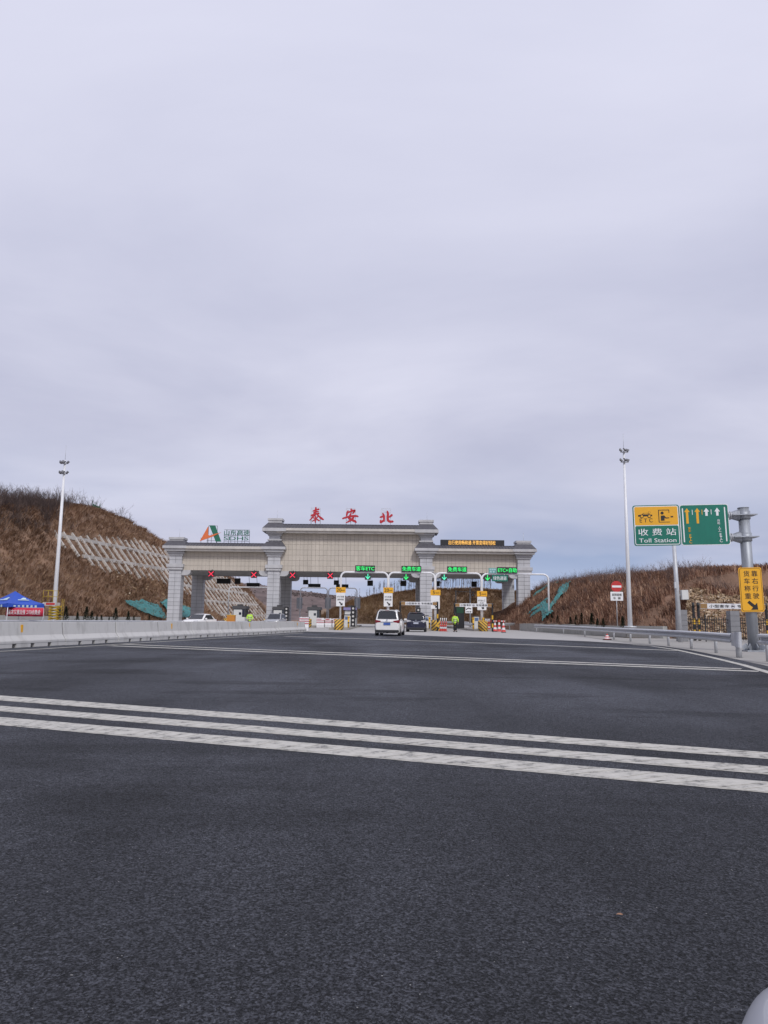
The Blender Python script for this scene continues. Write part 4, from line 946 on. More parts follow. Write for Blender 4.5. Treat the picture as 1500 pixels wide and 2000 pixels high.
# ------------------------------------------------------------------ cones, barricades, water barriers
cone_red = mk('cone_red', (.62,.06,.05), .5, var=.1); cone_white = mk('cone_white', (.72,.72,.72), .45, var=.05)
def cone(p, label, H=.9, base=rubber):
    r_ = empty('traffic_cone', label, 'traffic cone', (p[0], p[1], 0), group='traffic cones'); f = [.06,.22,.4,.58,.78,1.0]
    b = MB(); b.cbox((0,0,.025), (.42,.42,.05)); b.build('foot', base, r_)
    for k in range(5):
        b = MB(); b.tube([(0,0,H*f[k]),(0,0,H*f[k+1])], [.19*(1-f[k])+.03, .19*(1-f[k+1])+.03], 12, caps=(k == 4)); b.build('band', cone_red if k % 2 == 0 else cone_white, r_)
cone(G(967,1234), 'cone with black foot, left one of the pair beside the striped post', 1.15); cone(G(983.5,1235.5), 'cone with black foot, rightmost by the striped post', 1.15); cone(G(975,1233.5), 'red banded cone between the two cones with black feet', 1.2, cone_red)
cone(P(1034,1229,88), 'small cone at the foot of the right gate column', .9, cone_red); cone(G(1186,1249.8), 'small dark footed cone under the right guardrail', .36)
def barricade(p, wd, label, rz=0):
    r_ = empty('barricade', label, 'barricade', (p[0], p[1], 0), rz, group='striped barricades')
    for k in range(3):
        b = MB(); b.box(-wd/2, wd/2, -.02, .02, .08+k*.2, .22+k*.2); b.build('slat', [cone_red, cone_white, cone_red][k], r_)
    for k in range(4):
        x = -wd/2+.06+k*(wd-.12)/3
        for q in range(4): b = MB(); b.tube([(x,.06,q*.33),(x,.06,(q+1)*.33)], .045, 8, caps=q in (0,3)); b.build('post_band', cone_red if q % 2 == 0 else cone_white, r_)
    b = MB(); b.box(-wd/2, wd/2, -.15, .25, 0, .05); b.build('foot', cone_red, r_)
barricade(G(865.5,1233), .75, 'red and white barricade left of the person in yellow', -.5); barricade(G(952.5,1231), .6, 'red and white barricade left of the cones by the striped post')
wb_white = mk('plastic_white', (.68,.67,.67), .45, var=.08, scale=3); wb_red = mk('plastic_red', (.48,.07,.1), .5, var=.1)
def water_barrier(p, wd, H, label):
    r_ = empty('water_barrier', label, 'plastic barrier', (p[0], p[1], 0), group='red and white plastic barriers')
    b = MB(); b.loft([[(-wd/2, -.28, 0), (wd/2, -.28, 0), (wd/2, .28, 0), (-wd/2, .28, 0)], [(-wd/2, -.28, H*.3), (wd/2, -.28, H*.3), (wd/2, .28, H*.3), (-wd/2, .28, H*.3)], [(-wd/2, -.17, H*.45), (wd/2, -.17, H*.45), (wd/2, .17, H*.45), (-wd/2, .17, H*.45)], [(-wd/2, -.14, H), (wd/2, -.14, H), (wd/2, .14, H), (-wd/2, .14, H)]])
    me = bevel(b.mesh('body', wb_white), .035); obj('body', me, r_)
    for k in range(3): b = MB(); z = H*(.52+k*.17); b.box(-wd/2-.004, wd/2+.004, -.19+k*.008, .19-k*.008, z, z+H*.055); b.build('red_band', wb_red, r_)
    b = MB(); [b.tube([(x, -.05, H-.01), (x, -.05, H+.03)], .06, 8) for x in (-wd*.3, wd*.3)]; b.build('filler_cap', wb_white, r_)
water_barrier(G(593.5,1232.3), .85, 1.22, 'red and white plastic barrier closing the end of the concrete barrier')
water_barrier(G(625.5,1226.2), .95, 1.22, 'red and white plastic barrier in the closed lane, leftmost of three'); water_barrier(G(641,1225.5), .85, 1.18, 'red and white plastic barrier in the closed lane, middle one of three'); water_barrier(G(655.5,1225), .85, 1.18, 'red and white plastic barrier in the closed lane, rightmost of three')

# ------------------------------------------------------------------ concrete barrier along the left of the road
A = G(0,1266); B = G(592,1233.8); u = (B-A).normalized(); SEG = 4.0; ang = math.atan2(u.y, u.x); total = (B-A).length
sec = [(-.30,.13),(.30,.13),(.30,.22),(.17,.40),(.11,.86),(-.11,.86),(-.17,.40),(-.30,.22)]
b = MB(); b.loft([[(x, y_, z_) for y_, z_ in sec] for x in (.02, SEG-.02)]); body_me = bevel(b.mesh('barrier_body', concrete), .012, 1)
feet = []
for k in range(4): b = MB(); b.box(.012+k*1.0+(.1 if k else 0), min(SEG-.012, (k+1)*1.0-.1+(.088 if k == 3 else 0)), -.29, .29, 0, .13); feet.append(b.mesh('foot_block', concrete))
b = MB(); b.loft([[(x, y_*.9, z_ if z_ < .5 else z_-.02) for y_, z_ in sec] for x in (SEG-.04, SEG+.04)]); joint_shade_me = b.mesh('joint_shade', rubber)  # added black slab, stands in for the shade in the gap between blocks
b = MB(); b.box(.1, SEG-.1, -.16, .16, .0, .128); notch_shade_me = b.mesh('notch_shade', rubber)  # added black block behind the drain notches, its colour stands for their shade
b = MB(); b.box(0, .1, -.025, .0, 0, .26); refl_me = b.mesh('reflector', sign_yellow)
n0 = -4; n1 = int(total//SEG)
for i in range(n0, n1+1):
    p = A+u*(i*SEG+total-(n1+1)*SEG)
    k = i-n0
    r_ = empty('concrete_barrier', 'grey concrete barrier block, %s counted from the plastic barrier end' % ORD[n1-i], 'concrete barrier', p, ang+random.uniform(-.006,.006), group='concrete barrier blocks left of the road')
    obj('barrier_body', body_me, r_); obj('notch_shade', notch_shade_me, r_); obj('joint_shade', joint_shade_me, r_)
    r_.location.z = random.uniform(-.012, .006)
    for f in feet: obj('foot_block', f, r_)
    if i % 3 == 0: obj('reflector', refl_me, r_, (1.5, -.132, .5))

# ------------------------------------------------------------------ guardrails
wprof = [(.0,.31),(.05,.295),(.10,.26),(.105,.20),(.05,.16),(-.01,.125),(-.01,.085),(.05,.05),(.105,.01),(.10,-.05),(.05,-.085),(0,-.1)]
def guardrail(pts, label, H=.75, post_step=None, sgn=1, terminal=False, th=.012):
    pts = [Vector((p[0], p[1], 0)) for p in pts]; r_ = empty('guardrail', label, 'guardrail', pts[0]); o = pts[0]; rings = []
    sc = .31/.41
    for i, p in enumerate(pts):
        d = (pts[min(i+1, len(pts)-1)]-pts[max(i-1, 0)]).normalized(); n_ = Vector((d.y, -d.x, 0))*sgn
        ring = [p-o+n_*(a+.0)+Vector((0,0,H-.31+(z_+.1)*sc)) for a, z_ in wprof]+[p-o+n_*(a-th)+Vector((0,0,H-.31+(z_+.1)*sc)) for a, z_ in wprof[::-1]]
        rings.append(ring)
    b = MB(); b.loft(rings); b.build('beam', grey_steel, r_)
    acc = []; 
    for p, q in zip(pts[:-1], pts[1:]):
        n = max(1, int((q-p).length/(post_step or 4)));
        for k in range(n): acc.append((p.lerp(q, k/n), (q-p).normalized()))
    acc.append((pts[-1], (pts[-1]-pts[-2]).normalized()))
    for p, d in acc:
        n_ = Vector((d.y, -d.x, 0))*sgn; q = p-o-n_*.16
        m = MB(); m.tube([q, q+Vector((0,0,H-.02))], .06, 8); m.bar(q+Vector((0,0,H-.15)), q+n_*.17+Vector((0,0,H-.15)), .1, .18); m.build('post', grey_steel, r_)
    if terminal:
        p = pts[-1]; d = (pts[-1]-pts[-2]).normalized(); n_ = Vector((d.y, -d.x, 0))*sgn
        b = MB(); rings = []
        for k in range(9):
            a = R(170*k/8); q = p-o+d*(.45+.2*math.sin(a))+n_*(.06-.2*(1-math.cos(a))*.5); rings.append([q+Vector((0,0,H-.42)), q+Vector((0,0,H+.06)), q-n_*.0+d*-.012+Vector((0,0,H+.06)), q+d*-.012+Vector((0,0,H-.42))])
        b.loft(rings); b.bar(p-o+d*.0+n_*.05+Vector((0,0,H-.18)), p-o+d*.46+n_*.05+Vector((0,0,H-.18)), .03, .4)
        q = p-o+d*.3-n_*.08; b.tube([q, q+Vector((0,0,H+.02))], .09, 10); b.build('terminal', grey_steel, r_)
    return r_
gp = [G(1045,1234.6), G(1097,1238.5), G(1138,1243), G(1194,1249), G(1226,1253), G(1263,1257.2), G(1299,1261.5), G(1342.6,1267.5), G(1389.6,1275), G(1434,1283.5)]
guardrail(gp, 'galvanised guardrail along the right edge, ending in a rounded terminal', post_step=9, sgn=1, terminal=True, H=.74)
g2 = G(1489,1292); g3 = g2+(gp[-1]-gp[-3]).normalized()*9+Vector((.8,0,0))
guardrail([g2, g2.lerp(g3,.5), g3], 'short near guardrail cut off by the right picture edge', post_step=2.2, sgn=1, H=.78)
guardrail([P(-60,1212,50), P(120,1212,58), P(300,1212,70), P(420,1212,82), P(572,1212,96)], 'guardrail behind the concrete barrier left of the gate', post_step=4, sgn=1, H=.78)
guardrail([(-1,165,0),(5,160,0),(12,156,0),(17,150,0)], 'guardrail at the foot of the bank behind the gate openings', post_step=4, sgn=1, H=.9)
guardrail([P(893,1222,95), P(935,1222,93)], 'short guardrail on the lane behind the black cabinet', post_step=2, H=.8); guardrail([P(985,1222,92), P(1010,1222,96)], 'short guardrail beside the right gate column', post_step=2, H=.85)
# low retaining walls
def low_wall(pts, z, th, label, block):
    r_ = empty('low_wall', label, 'wall', (pts[0][0], pts[0][1], 0)); o = Vector((pts[0][0], pts[0][1], 0))
    for p, q in zip(pts[:-1], pts[1:]):
        p = Vector((*p[:2], 0)); q = Vector((*q[:2], 0)); n = max(1, round((q-p).length/block)); d = (q-p).normalized()
        for k in range(n):
            a = p.lerp(q, k/n)+d*.01; c = p.lerp(q, (k+1)/n)-d*.01; zz_ = z+random.uniform(-.03,.03)
            m = MB(); m.bar(a-o+Vector((0,0,zz_/2)), c-o+Vector((0,0,zz_/2)), th, zz_); m.build('wall_block', concrete_old, r_)
low_wall([(-47.5,34),(-41.2,75),(-35.4,109)], 1.12, .5, 'weathered low concrete wall at the foot of the left slope', 4)
low_wall([(16.25,88),(16.35,80),(16.85,63.5),(17.8,54.4),(19.4,51.6)], .82, .45, 'weathered low concrete wall behind the right guardrail', 3)

# ------------------------------------------------------------------ light masts
flood_grey = mk('flood_grey', (.16,.16,.17), .5, metal=.3)
def mast(pxb, Y, ztop_px, zb, label, yw, ks=1.0):
    x = PX(pxb, Y, 1200); zt = P(*ztop_px, Y).z; r_ = empty('light_mast', label, 'light mast', (x, Y, zb), group='tall light masts'); H = zt-zb
    b = MB(); b.tube([(0,0,0),(0,0,H*.5),(0,0,H)], [.235*ks,.17*ks,.1*ks], 12); b.build('pole', white_paint, r_)
    b = MB(); b.tube([(0,0,0),(0,0,.12)], .42, 12); b.build('base_plate', grey_steel, r_)
    b = MB(); b.tube([(0,0,H),(0,0,H+1.6*ks)], .016*ks, 6); b.build('lightning_rod', grey_steel, r_)
    for lv in (H-.25*ks, H-1.3*ks):
        b = MB(); b.tube([(-.4*ks,-.1,lv-.12),(.4*ks,-.1,lv-.12)], .035, 6); b.tube([(0,-.35*ks,lv-.12),(0,.25*ks,lv-.12)], .035, 6); b.build('lamp_arm', grey_steel, r_)
        for (lx, ly, a) in ((-.42,-.15,.9),(.42,-.15,-.6),(0,-.45,.2)):
            m = MB(); m.loft([[(-.17,-.09,-.2),(.17,-.09,-.2),(.17,.09,-.2),(-.17,.09,-.2)], [(-.24,-.05,.2),(.24,-.05,.2),(.24,.12,.2),(-.24,.12,.2)]])
            o = m.build('floodlight', flood_grey, r_, (lx*.8*ks, ly*.8*ks, lv+.03)); o.scale = (.75*ks,)*3; o.rotation_euler = (R(-35), R(20), a+yw)
mast(1230, 51.2, (1213,876), .7, 'tall white light mast right of the no entry sign', .4, .68); mast(105, 74, (122,899), 0, 'tall white light mast by the yellow lift on the left', -.3)

# ------------------------------------------------------------------ cantilever sign gantry on the right
GOY = 29.0; RZ = R(-6); base = P(1473, 1268, GOY); gz0 = 0.0; TILT = R(-1.0)
def gantry_root(name, label, cat, z=0):
    o = empty(name, label, cat, (base.x, GOY, z)); o.rotation_euler = (0, TILT, RZ); return o
RM = Matrix.Rotation(RZ, 3, 'Z') @ Matrix.Rotation(TILT, 3, 'Y')
def LP(px, py, yo=0.0):
    """local x,z on the gantry plane (yo in front of the pole axis)"""
    o = Vector((base.x, GOY, 0)); d = RM.inverted() @ ray(px, py); c = RM.inverted() @ (Vector((0,0,CAMH))-o); t = (yo-c.y)/d.y; q = c+d*t; return q.x, q.z
root = gantry_root('sign_gantry', 'grey steel cantilever pole carrying two green boards at the right', 'sign gantry')
zt = LP(1446.5, 993)[1]
b = MB(); b.tube([(0,0,0),(0,0,zt)], .205, 16); b.build('pole', pole_steel, root)
b = MB(); b.tube([(0,0,zt-.001),(0,0,zt+.03)], .215, 16); b.build('pole_cap', pole_steel, root)
b = MB(); b.cbox((0,0,.03), (.75,.75,.06)); 
for a in range(8):
    ca, sa = math.cos(a*.785), math.sin(a*.785); b.bar((ca*.2,sa*.2,.2), (ca*.36,sa*.36,.06), .03, .3)
b.build('base_flange', pole_steel, root)
for py in (1006.5, 1049.5):
    z_ = LP(1455, py)[1]; xl = LP(1245, py)[0]
    m = MB(); m.tube([(xl,-.02,z_),(-.55,-.02,z_)], .062, 10); m.build('arm', pole_steel, root)
    m = MB(); m.loft([[(-.62,-.02+.1*math.cos(k*.785),z_+.1*math.sin(k*.785)) for k in range(8)], [(-.2,-.02+.2*math.cos(k*.785),z_+.24*math.sin(k*.785)) for k in range(8)]]); m.build('arm_socket', pole_steel, root)
    m = MB(); m.tube([(-.62,-.02,z_),(-.58,-.02,z_)], .17, 12); m.tube([(-.55,-.02,z_),(-.51,-.02,z_)], .17, 12); m.build('flange', grey_steel, root)
    m = MB(); m.tube([(0,0,z_-.16),(0,0,z_+.16)], .245, 14); m.box(-.5,.42,-.3,.3,z_-.02,z_+.02); m.build('collar', pole_steel, root)
def board(label, x0p, x1p, y0p, y1p):
    xa, za = LP(x0p, y1p, -.14); xb, zb_ = LP(x1p, y0p, -.14); hw, hh = (xb-xa)/2, (zb_-za)/2
    o = Vector((base.x, GOY, 0))+RM @ Vector(((xa+xb)/2, -.14, (za+zb_)/2))
    r_ = empty('road_sign', label, 'road sign', o); r_.rotation_euler = (0, TILT, RZ); return r_, hw, hh
r_, hw, hh = board('yellow and green board with toll station wording on the gantry', 1239.5, 1325.5, 985.5, 1066.5)
plate('panel', sign_green, r_, -hw, hw, -hh, hh, 0, .035, .09); plate('border', sign_white, r_, -hw+.035, hw-.035, -hh+.035, hh-.035, -.003, -.001, .08); plate('green_field', sign_green, r_, -hw+.065, hw-.065, -hh+.065, -.02, -.008, -.0045, .05); plate('yellow_field', sign_yellow, r_, -hw+.065, hw-.065, .01, hh-.065, -.008, -.0045, .05)
text('收 费 站', sign_white, r_, 0, -.012, -hh*.33, wd=hw*1.62, ht=hh*.34, bold=.010, thick=.004); text('Toll Station', sign_white, r_, 0, -.012, -hh*.74, wd=hw*1.6, ht=hh*.2, bold=.010, thick=.004)
def S1(p): return (-hw+.06+(p[0]-100)/480*(hw*2-.1), hh-.05-(p[1]-80)/440*(hh*2-.1))
poly_part('car_symbol', [(140,178),(178,172),(200,156),(248,156),(270,174),(294,178),(296,192),(140,196)], sign_black, r_, -.014, -.009, S1)
poly_part('window_cut', [(188,171),(205,160),(243,160),(258,172)], sign_yellow, r_, -.018, -.015, S1)
for cx in (180, 262): b = MB(); b.prism(circle_poly(*S1((cx,194)), .07, 14), -.018, -.015); w1 = b.build('wheel', sign_black, r_); b = MB(); b.prism(circle_poly(*S1((cx,194)), .045, 14), -.022, -.019); b.build('wheel', sign_yellow, r_)
text('E T C', sign_black, r_, S1((225,0))[0], -.012, S1((0,242))[1], wd=hw*.56, bold=.0, thick=.004)
for pts in ([(362,122),(482,122),(482,158),(476,158),(476,129),(370,129),(370,262),(486,262),(486,268),(362,268)], [(388,190),(425,188),(445,212),(478,212),(478,222),(440,224),(428,212),(426,248),(386,248)], [(494,197),(522,197),(522,212),(494,212)]): poly_part('clerk_symbol', pts, sign_black, r_, -.014, -.009, S1)
b = MB(); b.prism(circle_poly(*S1((404,160)), .06, 14), -.014, -.009); b.build('clerk_symbol', sign_black, r_)
for cx in (255,): 
    for k, rr in enumerate((.05,.035)): b = MB(); b.prism(circle_poly(*S1((265,148)), rr, 12), -.012-.003*k, -.010-.003*k); b.build('signal_symbol', mk('dark_amber', (.45,.22,.02), .5) if k == 0 else sign_yellow, r_)
b = MB(); [b.bar((x,.06,z_), (x,.06,z_+.12), .3, .05) for x in (-hw*.5,hw*.5) for z_ in (hh*.5,-hh*.55)]; b.build('clamp', pole_steel, r_)
r_, hw, hh = board('green board with two yellow and two white lane arrows on the gantry', 1331.5, 1421.5, 984, 1065.5)
plate('panel', sign_white, r_, -hw, hw, -hh, hh, 0, .035, .09); plate('green_field', sign_green, r_, -hw+.025, hw-.025, -hh+.025, hh-.025, -.004, -.001, .08)
def S2(p): return (-hw+(p[0]-598)/492*hw*2, hh-(p[1]-70)/450*hh*2)
for (cx, mt, lg) in ((672,sign_yellow,1),(776,sign_yellow,1),(868,sign_white,0),(977,sign_white,0)):
    poly_part('arrow', [(cx,110),(cx+28,152),(cx+12,152),(cx+12,280 if lg else 198),(cx-12,280 if lg else 198),(cx-12,152),(cx-28,152)], mt, r_, -.009, -.0045, S2)
for pts in ([(622,110),(634,110),(634,485),(622,485)], [(1046,105),(1058,105),(1058,482),(1046,482)]): poly_part('lane_line', pts, sign_white, r_, -.009, -.0045, S2)
for cx in (726, 824, 916): poly_part('lane_line', [(cx-3,128),(cx+3,128),(cx+3,184),(cx-3,184)], sign_white if cx != 824 else sign_yellow, r_, -.009, -.0045, S2)
x_, z_ = S2((685,318)); vtext('客车', sign_yellow, r_, x_, -.01, z_, .10, 1.05, .008); x_, z_ = S2((690,398)); vtext('ETC', sign_yellow, r_, x_, -.01, z_, .12, 1.0, .008)
x_, z_ = S2((983,236)); vtext('自助', sign_white, r_, x_, -.01, z_, .1, 1.1, .008); x_, z_ = S2((988,315)); vtext('人工', sign_white, r_, x_, -.01, z_, .1, 1.1, .008); x_, z_ = S2((995,392)); vtext('ETC', sign_white, r_, x_, -.01, z_, .12, 1.0, .008)
b = MB(); [b.bar((x,.06,z_), (x,.06,z_+.12), .3, .05) for x in (-hw*.5,hw*.5) for z_ in (hh*.5,-hh*.55)]; b.build('clamp', pole_steel, r_)
xa, za = LP(1448, 1195.3, -.26); xb, zb_ = LP(1487.5, 1108, -.26); 
xa = LP(1445, 1152, -.26)[0]; xb = LP(1490, 1152, -.26)[0]
hw, hh = (xb-xa)/2, (zb_-za)/2; o = Vector((base.x, GOY, 0))+RM @ Vector(((xa+xb)/2, -.26, (za+zb_)/2))
r_ = empty('road_sign', 'tall yellow plate with black vertical wording and a slanting arrow on the gantry pole', 'road sign', o); r_.rotation_euler = (0, TILT, RZ)
plate('panel', sign_yellow, r_, -hw, hw, -hh, hh, 0, .03, .07); plate('border', sign_black, r_, -hw+.03, hw-.03, -hh+.03, hh-.03, -.003, -.001, .08); plate('yellow_field', sign_yellow, r_, -hw+.045, hw-.045, -hh+.045, hh-.045, -.008, -.0045, .07)
for i, ch in enumerate('靠右行驶'): text(ch, sign_black, r_, hw*.36, -.012, hh*(.72-i*.335), ht=hh*.26, bold=.010, thick=.004)
for i, ch in enumerate('货车称重'): text(ch, sign_black, r_, -hw*.34, -.012, hh*(.72-i*.335), ht=hh*.26, bold=.010, thick=.004)
b = MB(); b.prism(arrow_poly(hw*.05, -hh*.72, .46, .36, R(-132)), -.014, -.009); b.build('arrow', sign_black, r_)
b = MB(); [b.box(-.06,.3,.03,.06,z_,z_+.08) for z_ in (hh*.4,-hh*.5)]; b.build('clamp', pole_steel, r_)

# thin camera pole with box behind the left board, no entry sign
Y = 42.0; c = P(1328, 1232, Y); r_ = empty('equipment_pole', 'slender grey pole with a small cabinet below the toll station board', 'pole', (c.x, Y, 0)); zt = PZ(1315,1040,Y); r_.rotation_euler = (0, R(-1.2), 0)
b = MB(); b.tube([(0,0,0),(0,0,zt)], [.135,.105], 12); b.build('pole', mk('pale_pole', (.5,.51,.53), .45, metal=.2), r_); b = MB(); b.cbox((.36,-.1,PZ(1330,1162,Y)), (.36,.25,.53)); b.build('cabinet', booth_white, r_); b = MB(); b.bar((0,-.05,PZ(1330,1162,Y)), (.3,-.05,PZ(1330,1162,Y)), .06); b.cbox((-.12,-.1,PZ(1330,1143,Y)),(.1,.12,.35)); b.build('bracket', grey_steel, r_)
Y = 56.0; c = P(1206.3, 1217, Y); r_ = empty('no_entry_sign', 'round red no entry sign above a white plate on a thin post', 'traffic sign', (c.x, Y, .7))
zc = PZ(1206,1145.5,Y)-.7; b = MB(); b.tube([(0,.06,0),(0,.06,zc+.3)], .035, 8); b.build('post', grey_steel, r_)
b = MB(); b.prism(circle_poly(.02, zc, .42, 28), 0, .03); b.build('disc', red_paint, r_); b = MB(); b.box(-.33, .37, -.012, -.002, zc-.075, zc+.075); b.build('white_bar', sign_white, r_)
zp = PZ(1206,1164.5,Y)-.7; plate('plate', sign_white, r_, -.46, .48, zp-.33, zp+.33, -.004, .025, .03); text('超限超载', sign_black, r_, .01, -.012, zp+.11, wd=.72, ht=.19, bold=.010, thick=.004); text('车  辆', sign_black, r_, .01, -.012, zp-.15, wd=.55, ht=.19, bold=.010, thick=.004)

# ------------------------------------------------------------------ iron fence and pillars on the right
pil = mk('grey_block', (.22,.22,.23), .8, var=.12, scale=3)
def pillar(px0, px1, ytop, Y, label):
    xa, xb = PX(px0,Y), PX(px1,Y); r_ = empty('fence_pillar', label, 'pillar', ((xa+xb)/2, Y, 0), group='grey fence pillars'); H = PZ((px0+px1)/2, ytop, Y); n = 6; hw = (xb-xa)/2
    for k in range(n): b = MB(); b.box(-hw, hw, -hw, hw, H*k/n+.008, H*(k+1)/n-.008); b.build('block', pil, r_)
    b = MB(); b.box(-hw+.02, hw-.02, -hw+.02, hw-.02, 0, H-.02); b.build('core', stone_joint, r_)
pillar(1321, 1338, 1191, 44, 'grey block pillar left of the iron fence, beside the slender pole'); pillar(1421, 1439, 1193, 44, 'grey block pillar in the middle of the iron fence'); pillar(1512, 1530, 1194, 44, 'grey block pillar at the right end of the iron fence')
for k, (pa, pb, lab) in enumerate(((1339,1420.5,'black iron picket fence left of the middle pillar'),(1439.5,1511.5,'black iron picket fence right of the middle pillar'))):
    Y = 44; xa, xb = PX(pa,Y), PX(pb,Y); r_ = empty('iron_fence', lab, 'fence', (xa, Y, 0), group='iron fence panels'); H = PZ(1380,1207,Y); n = int((xb-xa)/.13)
    pk = MB(); pk.box(-.014,.014,-.014,.014,.08,H); pk.add([(-.02,-.02,H),(.02,-.02,H),(.02,.02,H),(-.02,.02,H),(0,0,H+.09)], [(0,1,4),(1,2,4),(2,3,4),(3,0,4)]); pm = pk.mesh('picket', black_paint)
    for i in range(1, n): obj('picket', pm, r_, (i*(xb-xa)/n, 0, 0))
    for z_ in (.2, H-.3, H-.12): b = MB(); b.box(0, xb-xa, .016, .045, z_, z_+.04); b.build('rail', black_paint, r_)
    b = MB(); b.box((xb-xa)*.45-.03, (xb-xa)*.45+.03, -.03, .03, 0, H+.2); b.build('post', black_paint, r_)

# ------------------------------------------------------------------ blue tent with banner, yellow lift, orange box
tent_blue = mk('tent_blue', (.025,.085,.47), .6, var=.12, scale=1.2, bump=.3, bscale=2); tent_print = mk('tent_print', (.55,.7,.72), .6)
TY = 56.0; c = P(25, 1212, TY); TR = R(-30); r_ = empty('canopy_tent', 'blue pop up tent with white print behind the concrete barrier', 'tent', (c.x, TY, 0), TR)
ze = PZ(40,1186.5,TY); zv = PZ(40,1179,TY); za = PZ(30,1154.5,TY); hw = 1.48
def fabric():
    b = MB(); b.smooth = True; n = 8; ap = Vector((0,0,za))
    cs = [Vector((-hw,-hw,zv)), Vector((hw,-hw,zv)), Vector((hw,hw,zv)), Vector((-hw,hw,zv))]
    for k in range(4):
        a, c2 = cs[k], cs[(k+1)%4]; rows = []
        for i in range(n+1):
            t = i/n; l = ap.lerp(a, t); r2 = ap.lerp(c2, t); row = []
            for j in range(5):
                q = l.lerp(r2, j/4); sag = -.22*math.sin(math.pi*t)*.55-.10*math.sin(math.pi*j/4)*t; row.append(q+Vector((0,0,sag)))
            rows.append(row)
        b.loft(rows, close=False)
    return b.build('roof_fabric', tent_blue, r_)
fabric()
for k in range(4):
    b = MB(); x0, y0 = [(-hw,-hw),(hw,-hw),(hw,hw),(-hw,hw)][k]; x1, y1 = [(hw,-hw),(hw,hw),(-hw,hw),(-hw,-hw)][k]
    n = 8; top = [(x0+(x1-x0)*i/n, y0+(y1-y0)*i/n, zv+.01-.1*math.sin(math.pi*i/n)) for i in range(n+1)]; bot = [(x, y, ze+.03*math.sin(i*2.2)) for i, (x, y, z) in enumerate(top)]
    th = .012; nx, ny = (y1-y0)/(2*hw), -(x1-x0)/(2*hw)
    b.loft([[top[i], bot[i], (bot[i][0]-nx*th, bot[i][1]-ny*th, bot[i][2]), (top[i][0]-nx*th, top[i][1]-ny*th, top[i][2])] for i in range(n+1)]); b.build('valance', tent_blue, r_)
    b = MB(); b.tube([(x0*.98,y0*.98,0),(x0*.98,y0*.98,zv)], .028, 8); b.build('leg', white_paint, r_)
# prints on the front slope and valance
for sgn_, rz_ in ((0, 0), (1, math.pi/2)):
    def onf(x, t):
        q = Vector((x, -hw*t, za+(zv-za)*t-.22*math.sin(math.pi*t)*.55+.035)); return Matrix.Rotation(rz_, 3, 'Z') @ q
    for pts in ([(-.5,.66),(.45,.66),(.45,.60),(-.4,.60)], [(-.2,.57),(.3,.57),(.35,.45),(.15,.43)]):
        b = MB(); b.add([onf(x+.1, t) for x, t in pts], [(0,1,2,3)]); b.build('print', tent_print, r_)
    for k in range(6):
        q0 = Matrix.Rotation(rz_, 3, 'Z') @ Vector((-.95+k*.34, -hw-.012, (ze+zv)/2-.05)); m = MB(); m.cbox((0,0,0), (.17,.008,.16 if k > 1 else .1)); o = m.build('print', tent_print, r_, q0); o.rotation_euler = (0,0,rz_)
BY = TY-1.5; p0, p1 = P(10.5, 1203.5, BY), P(85, 1187.5, BY); bw, bh = (p1.x-p0.x), (p1.z-p0.z)
r2 = empty('banner', 'red cloth banner with mirrored white lettering hanging under the blue tent', 'banner', ((p0.x+p1.x)/2, BY, p0.z))
b = MB(); n = 20; b.smooth = True; b.loft([[(-bw/2+bw*i/n, .03*math.sin(i*1.3)+dy, z_) for z_, dy in ((0,0),(bh,0),(bh,.01),(0,.01))] for i in range(n+1)]); b.build('cloth', mk('banner_red', (.55,.025,.06), .7, var=.1), r2)
text('免费办ETC 更优惠又实惠', sign_white, r2, 0, -.05, bh*.5, wd=bw*.86, ht=bh*.55, bold=.008, flip=True, thick=.004)
b = MB(); b.tube([(-bw/2,.05,-p0.z),(-bw/2,.05,bh)], .025, 6); b.tube([(bw/2,.05,-p0.z),(bw/2,.05,bh)], .025, 6); b.tube([(-bw/2,.05,bh),(bw/2,.05,bh)], .02, 6); b.build('frame', grey_steel, r2)
LYY = 68.0; c = P(107, 1214, LYY); r_ = empty('scissor_lift', 'folded yellow scissor lift with railings at the foot of the left mast', 'scissor lift', (c.x, LYY, 0)); k_ = LYY/FPX
lift_y = mk('lift_yellow', (.42,.28,.02), .5, var=.3, scale=4)
b = MB(); b.box(-.55, .5, -.5, .5, .25, .55); b.build('chassis', lift_y, r_)
for sx in (-.45, .4):
    for sy in (-.42, .42): m = MB(); m.tube([(sx-.08,sy,.16),(sx+.08,sy,.16)], .16, 12); m.build('wheel', rubber, r_)
zt = PZ(107,1183,LYY)
for k in range(6):
    z0 = .55+(zt-.55)*k/6; b = MB(); b.bar((-.45,-.3,z0+.03), (.45,-.3,z0+(zt-.55)/6-.03), .08, .09); b.bar((.45,-.38,z0+.03), (-.45,-.38,z0+(zt-.55)/6-.03), .08, .09); b.bar((-.45,.3,z0+.03), (.45,.3,z0+(zt-.55)/6-.03), .08, .09); b.build('scissor_arm', lift_y, r_)
    b = MB(); b.box(-.42, .42, -.2, .2, z0+.02, z0+.12); b.build('cross_member', lift_y if k % 2 else dark_metal, r_)
b = MB(); b.box(-1.0, .15, -.5, .5, zt, zt+.28); b.build('platform', mk('platform_white', (.6,.55,.52), .5, var=.2), r_); b = MB(); b.box(-.7, .1, -.51, -.503, zt+.06, zt+.24); b.build('red_print', red_paint, r_)
zr = PZ(95,1153.5,LYY); b = MB()
for x in (-1.0, -.55, -.1): b.tube([(x,-.48,zt+.28),(x,-.48,zr)], .022, 6); b.tube([(x,.48,zt+.28),(x,.48,zr)], .022, 6)
for z_ in (zr, (zr+zt+.28)/2):
    for y_ in (-.48, .48): b.tube([(-1.0,y_,z_),(-.1,y_,z_)], .022, 6)
    b.tube([(-1.0,-.48,z_),(-1.0,.48,z_)], .022, 6)
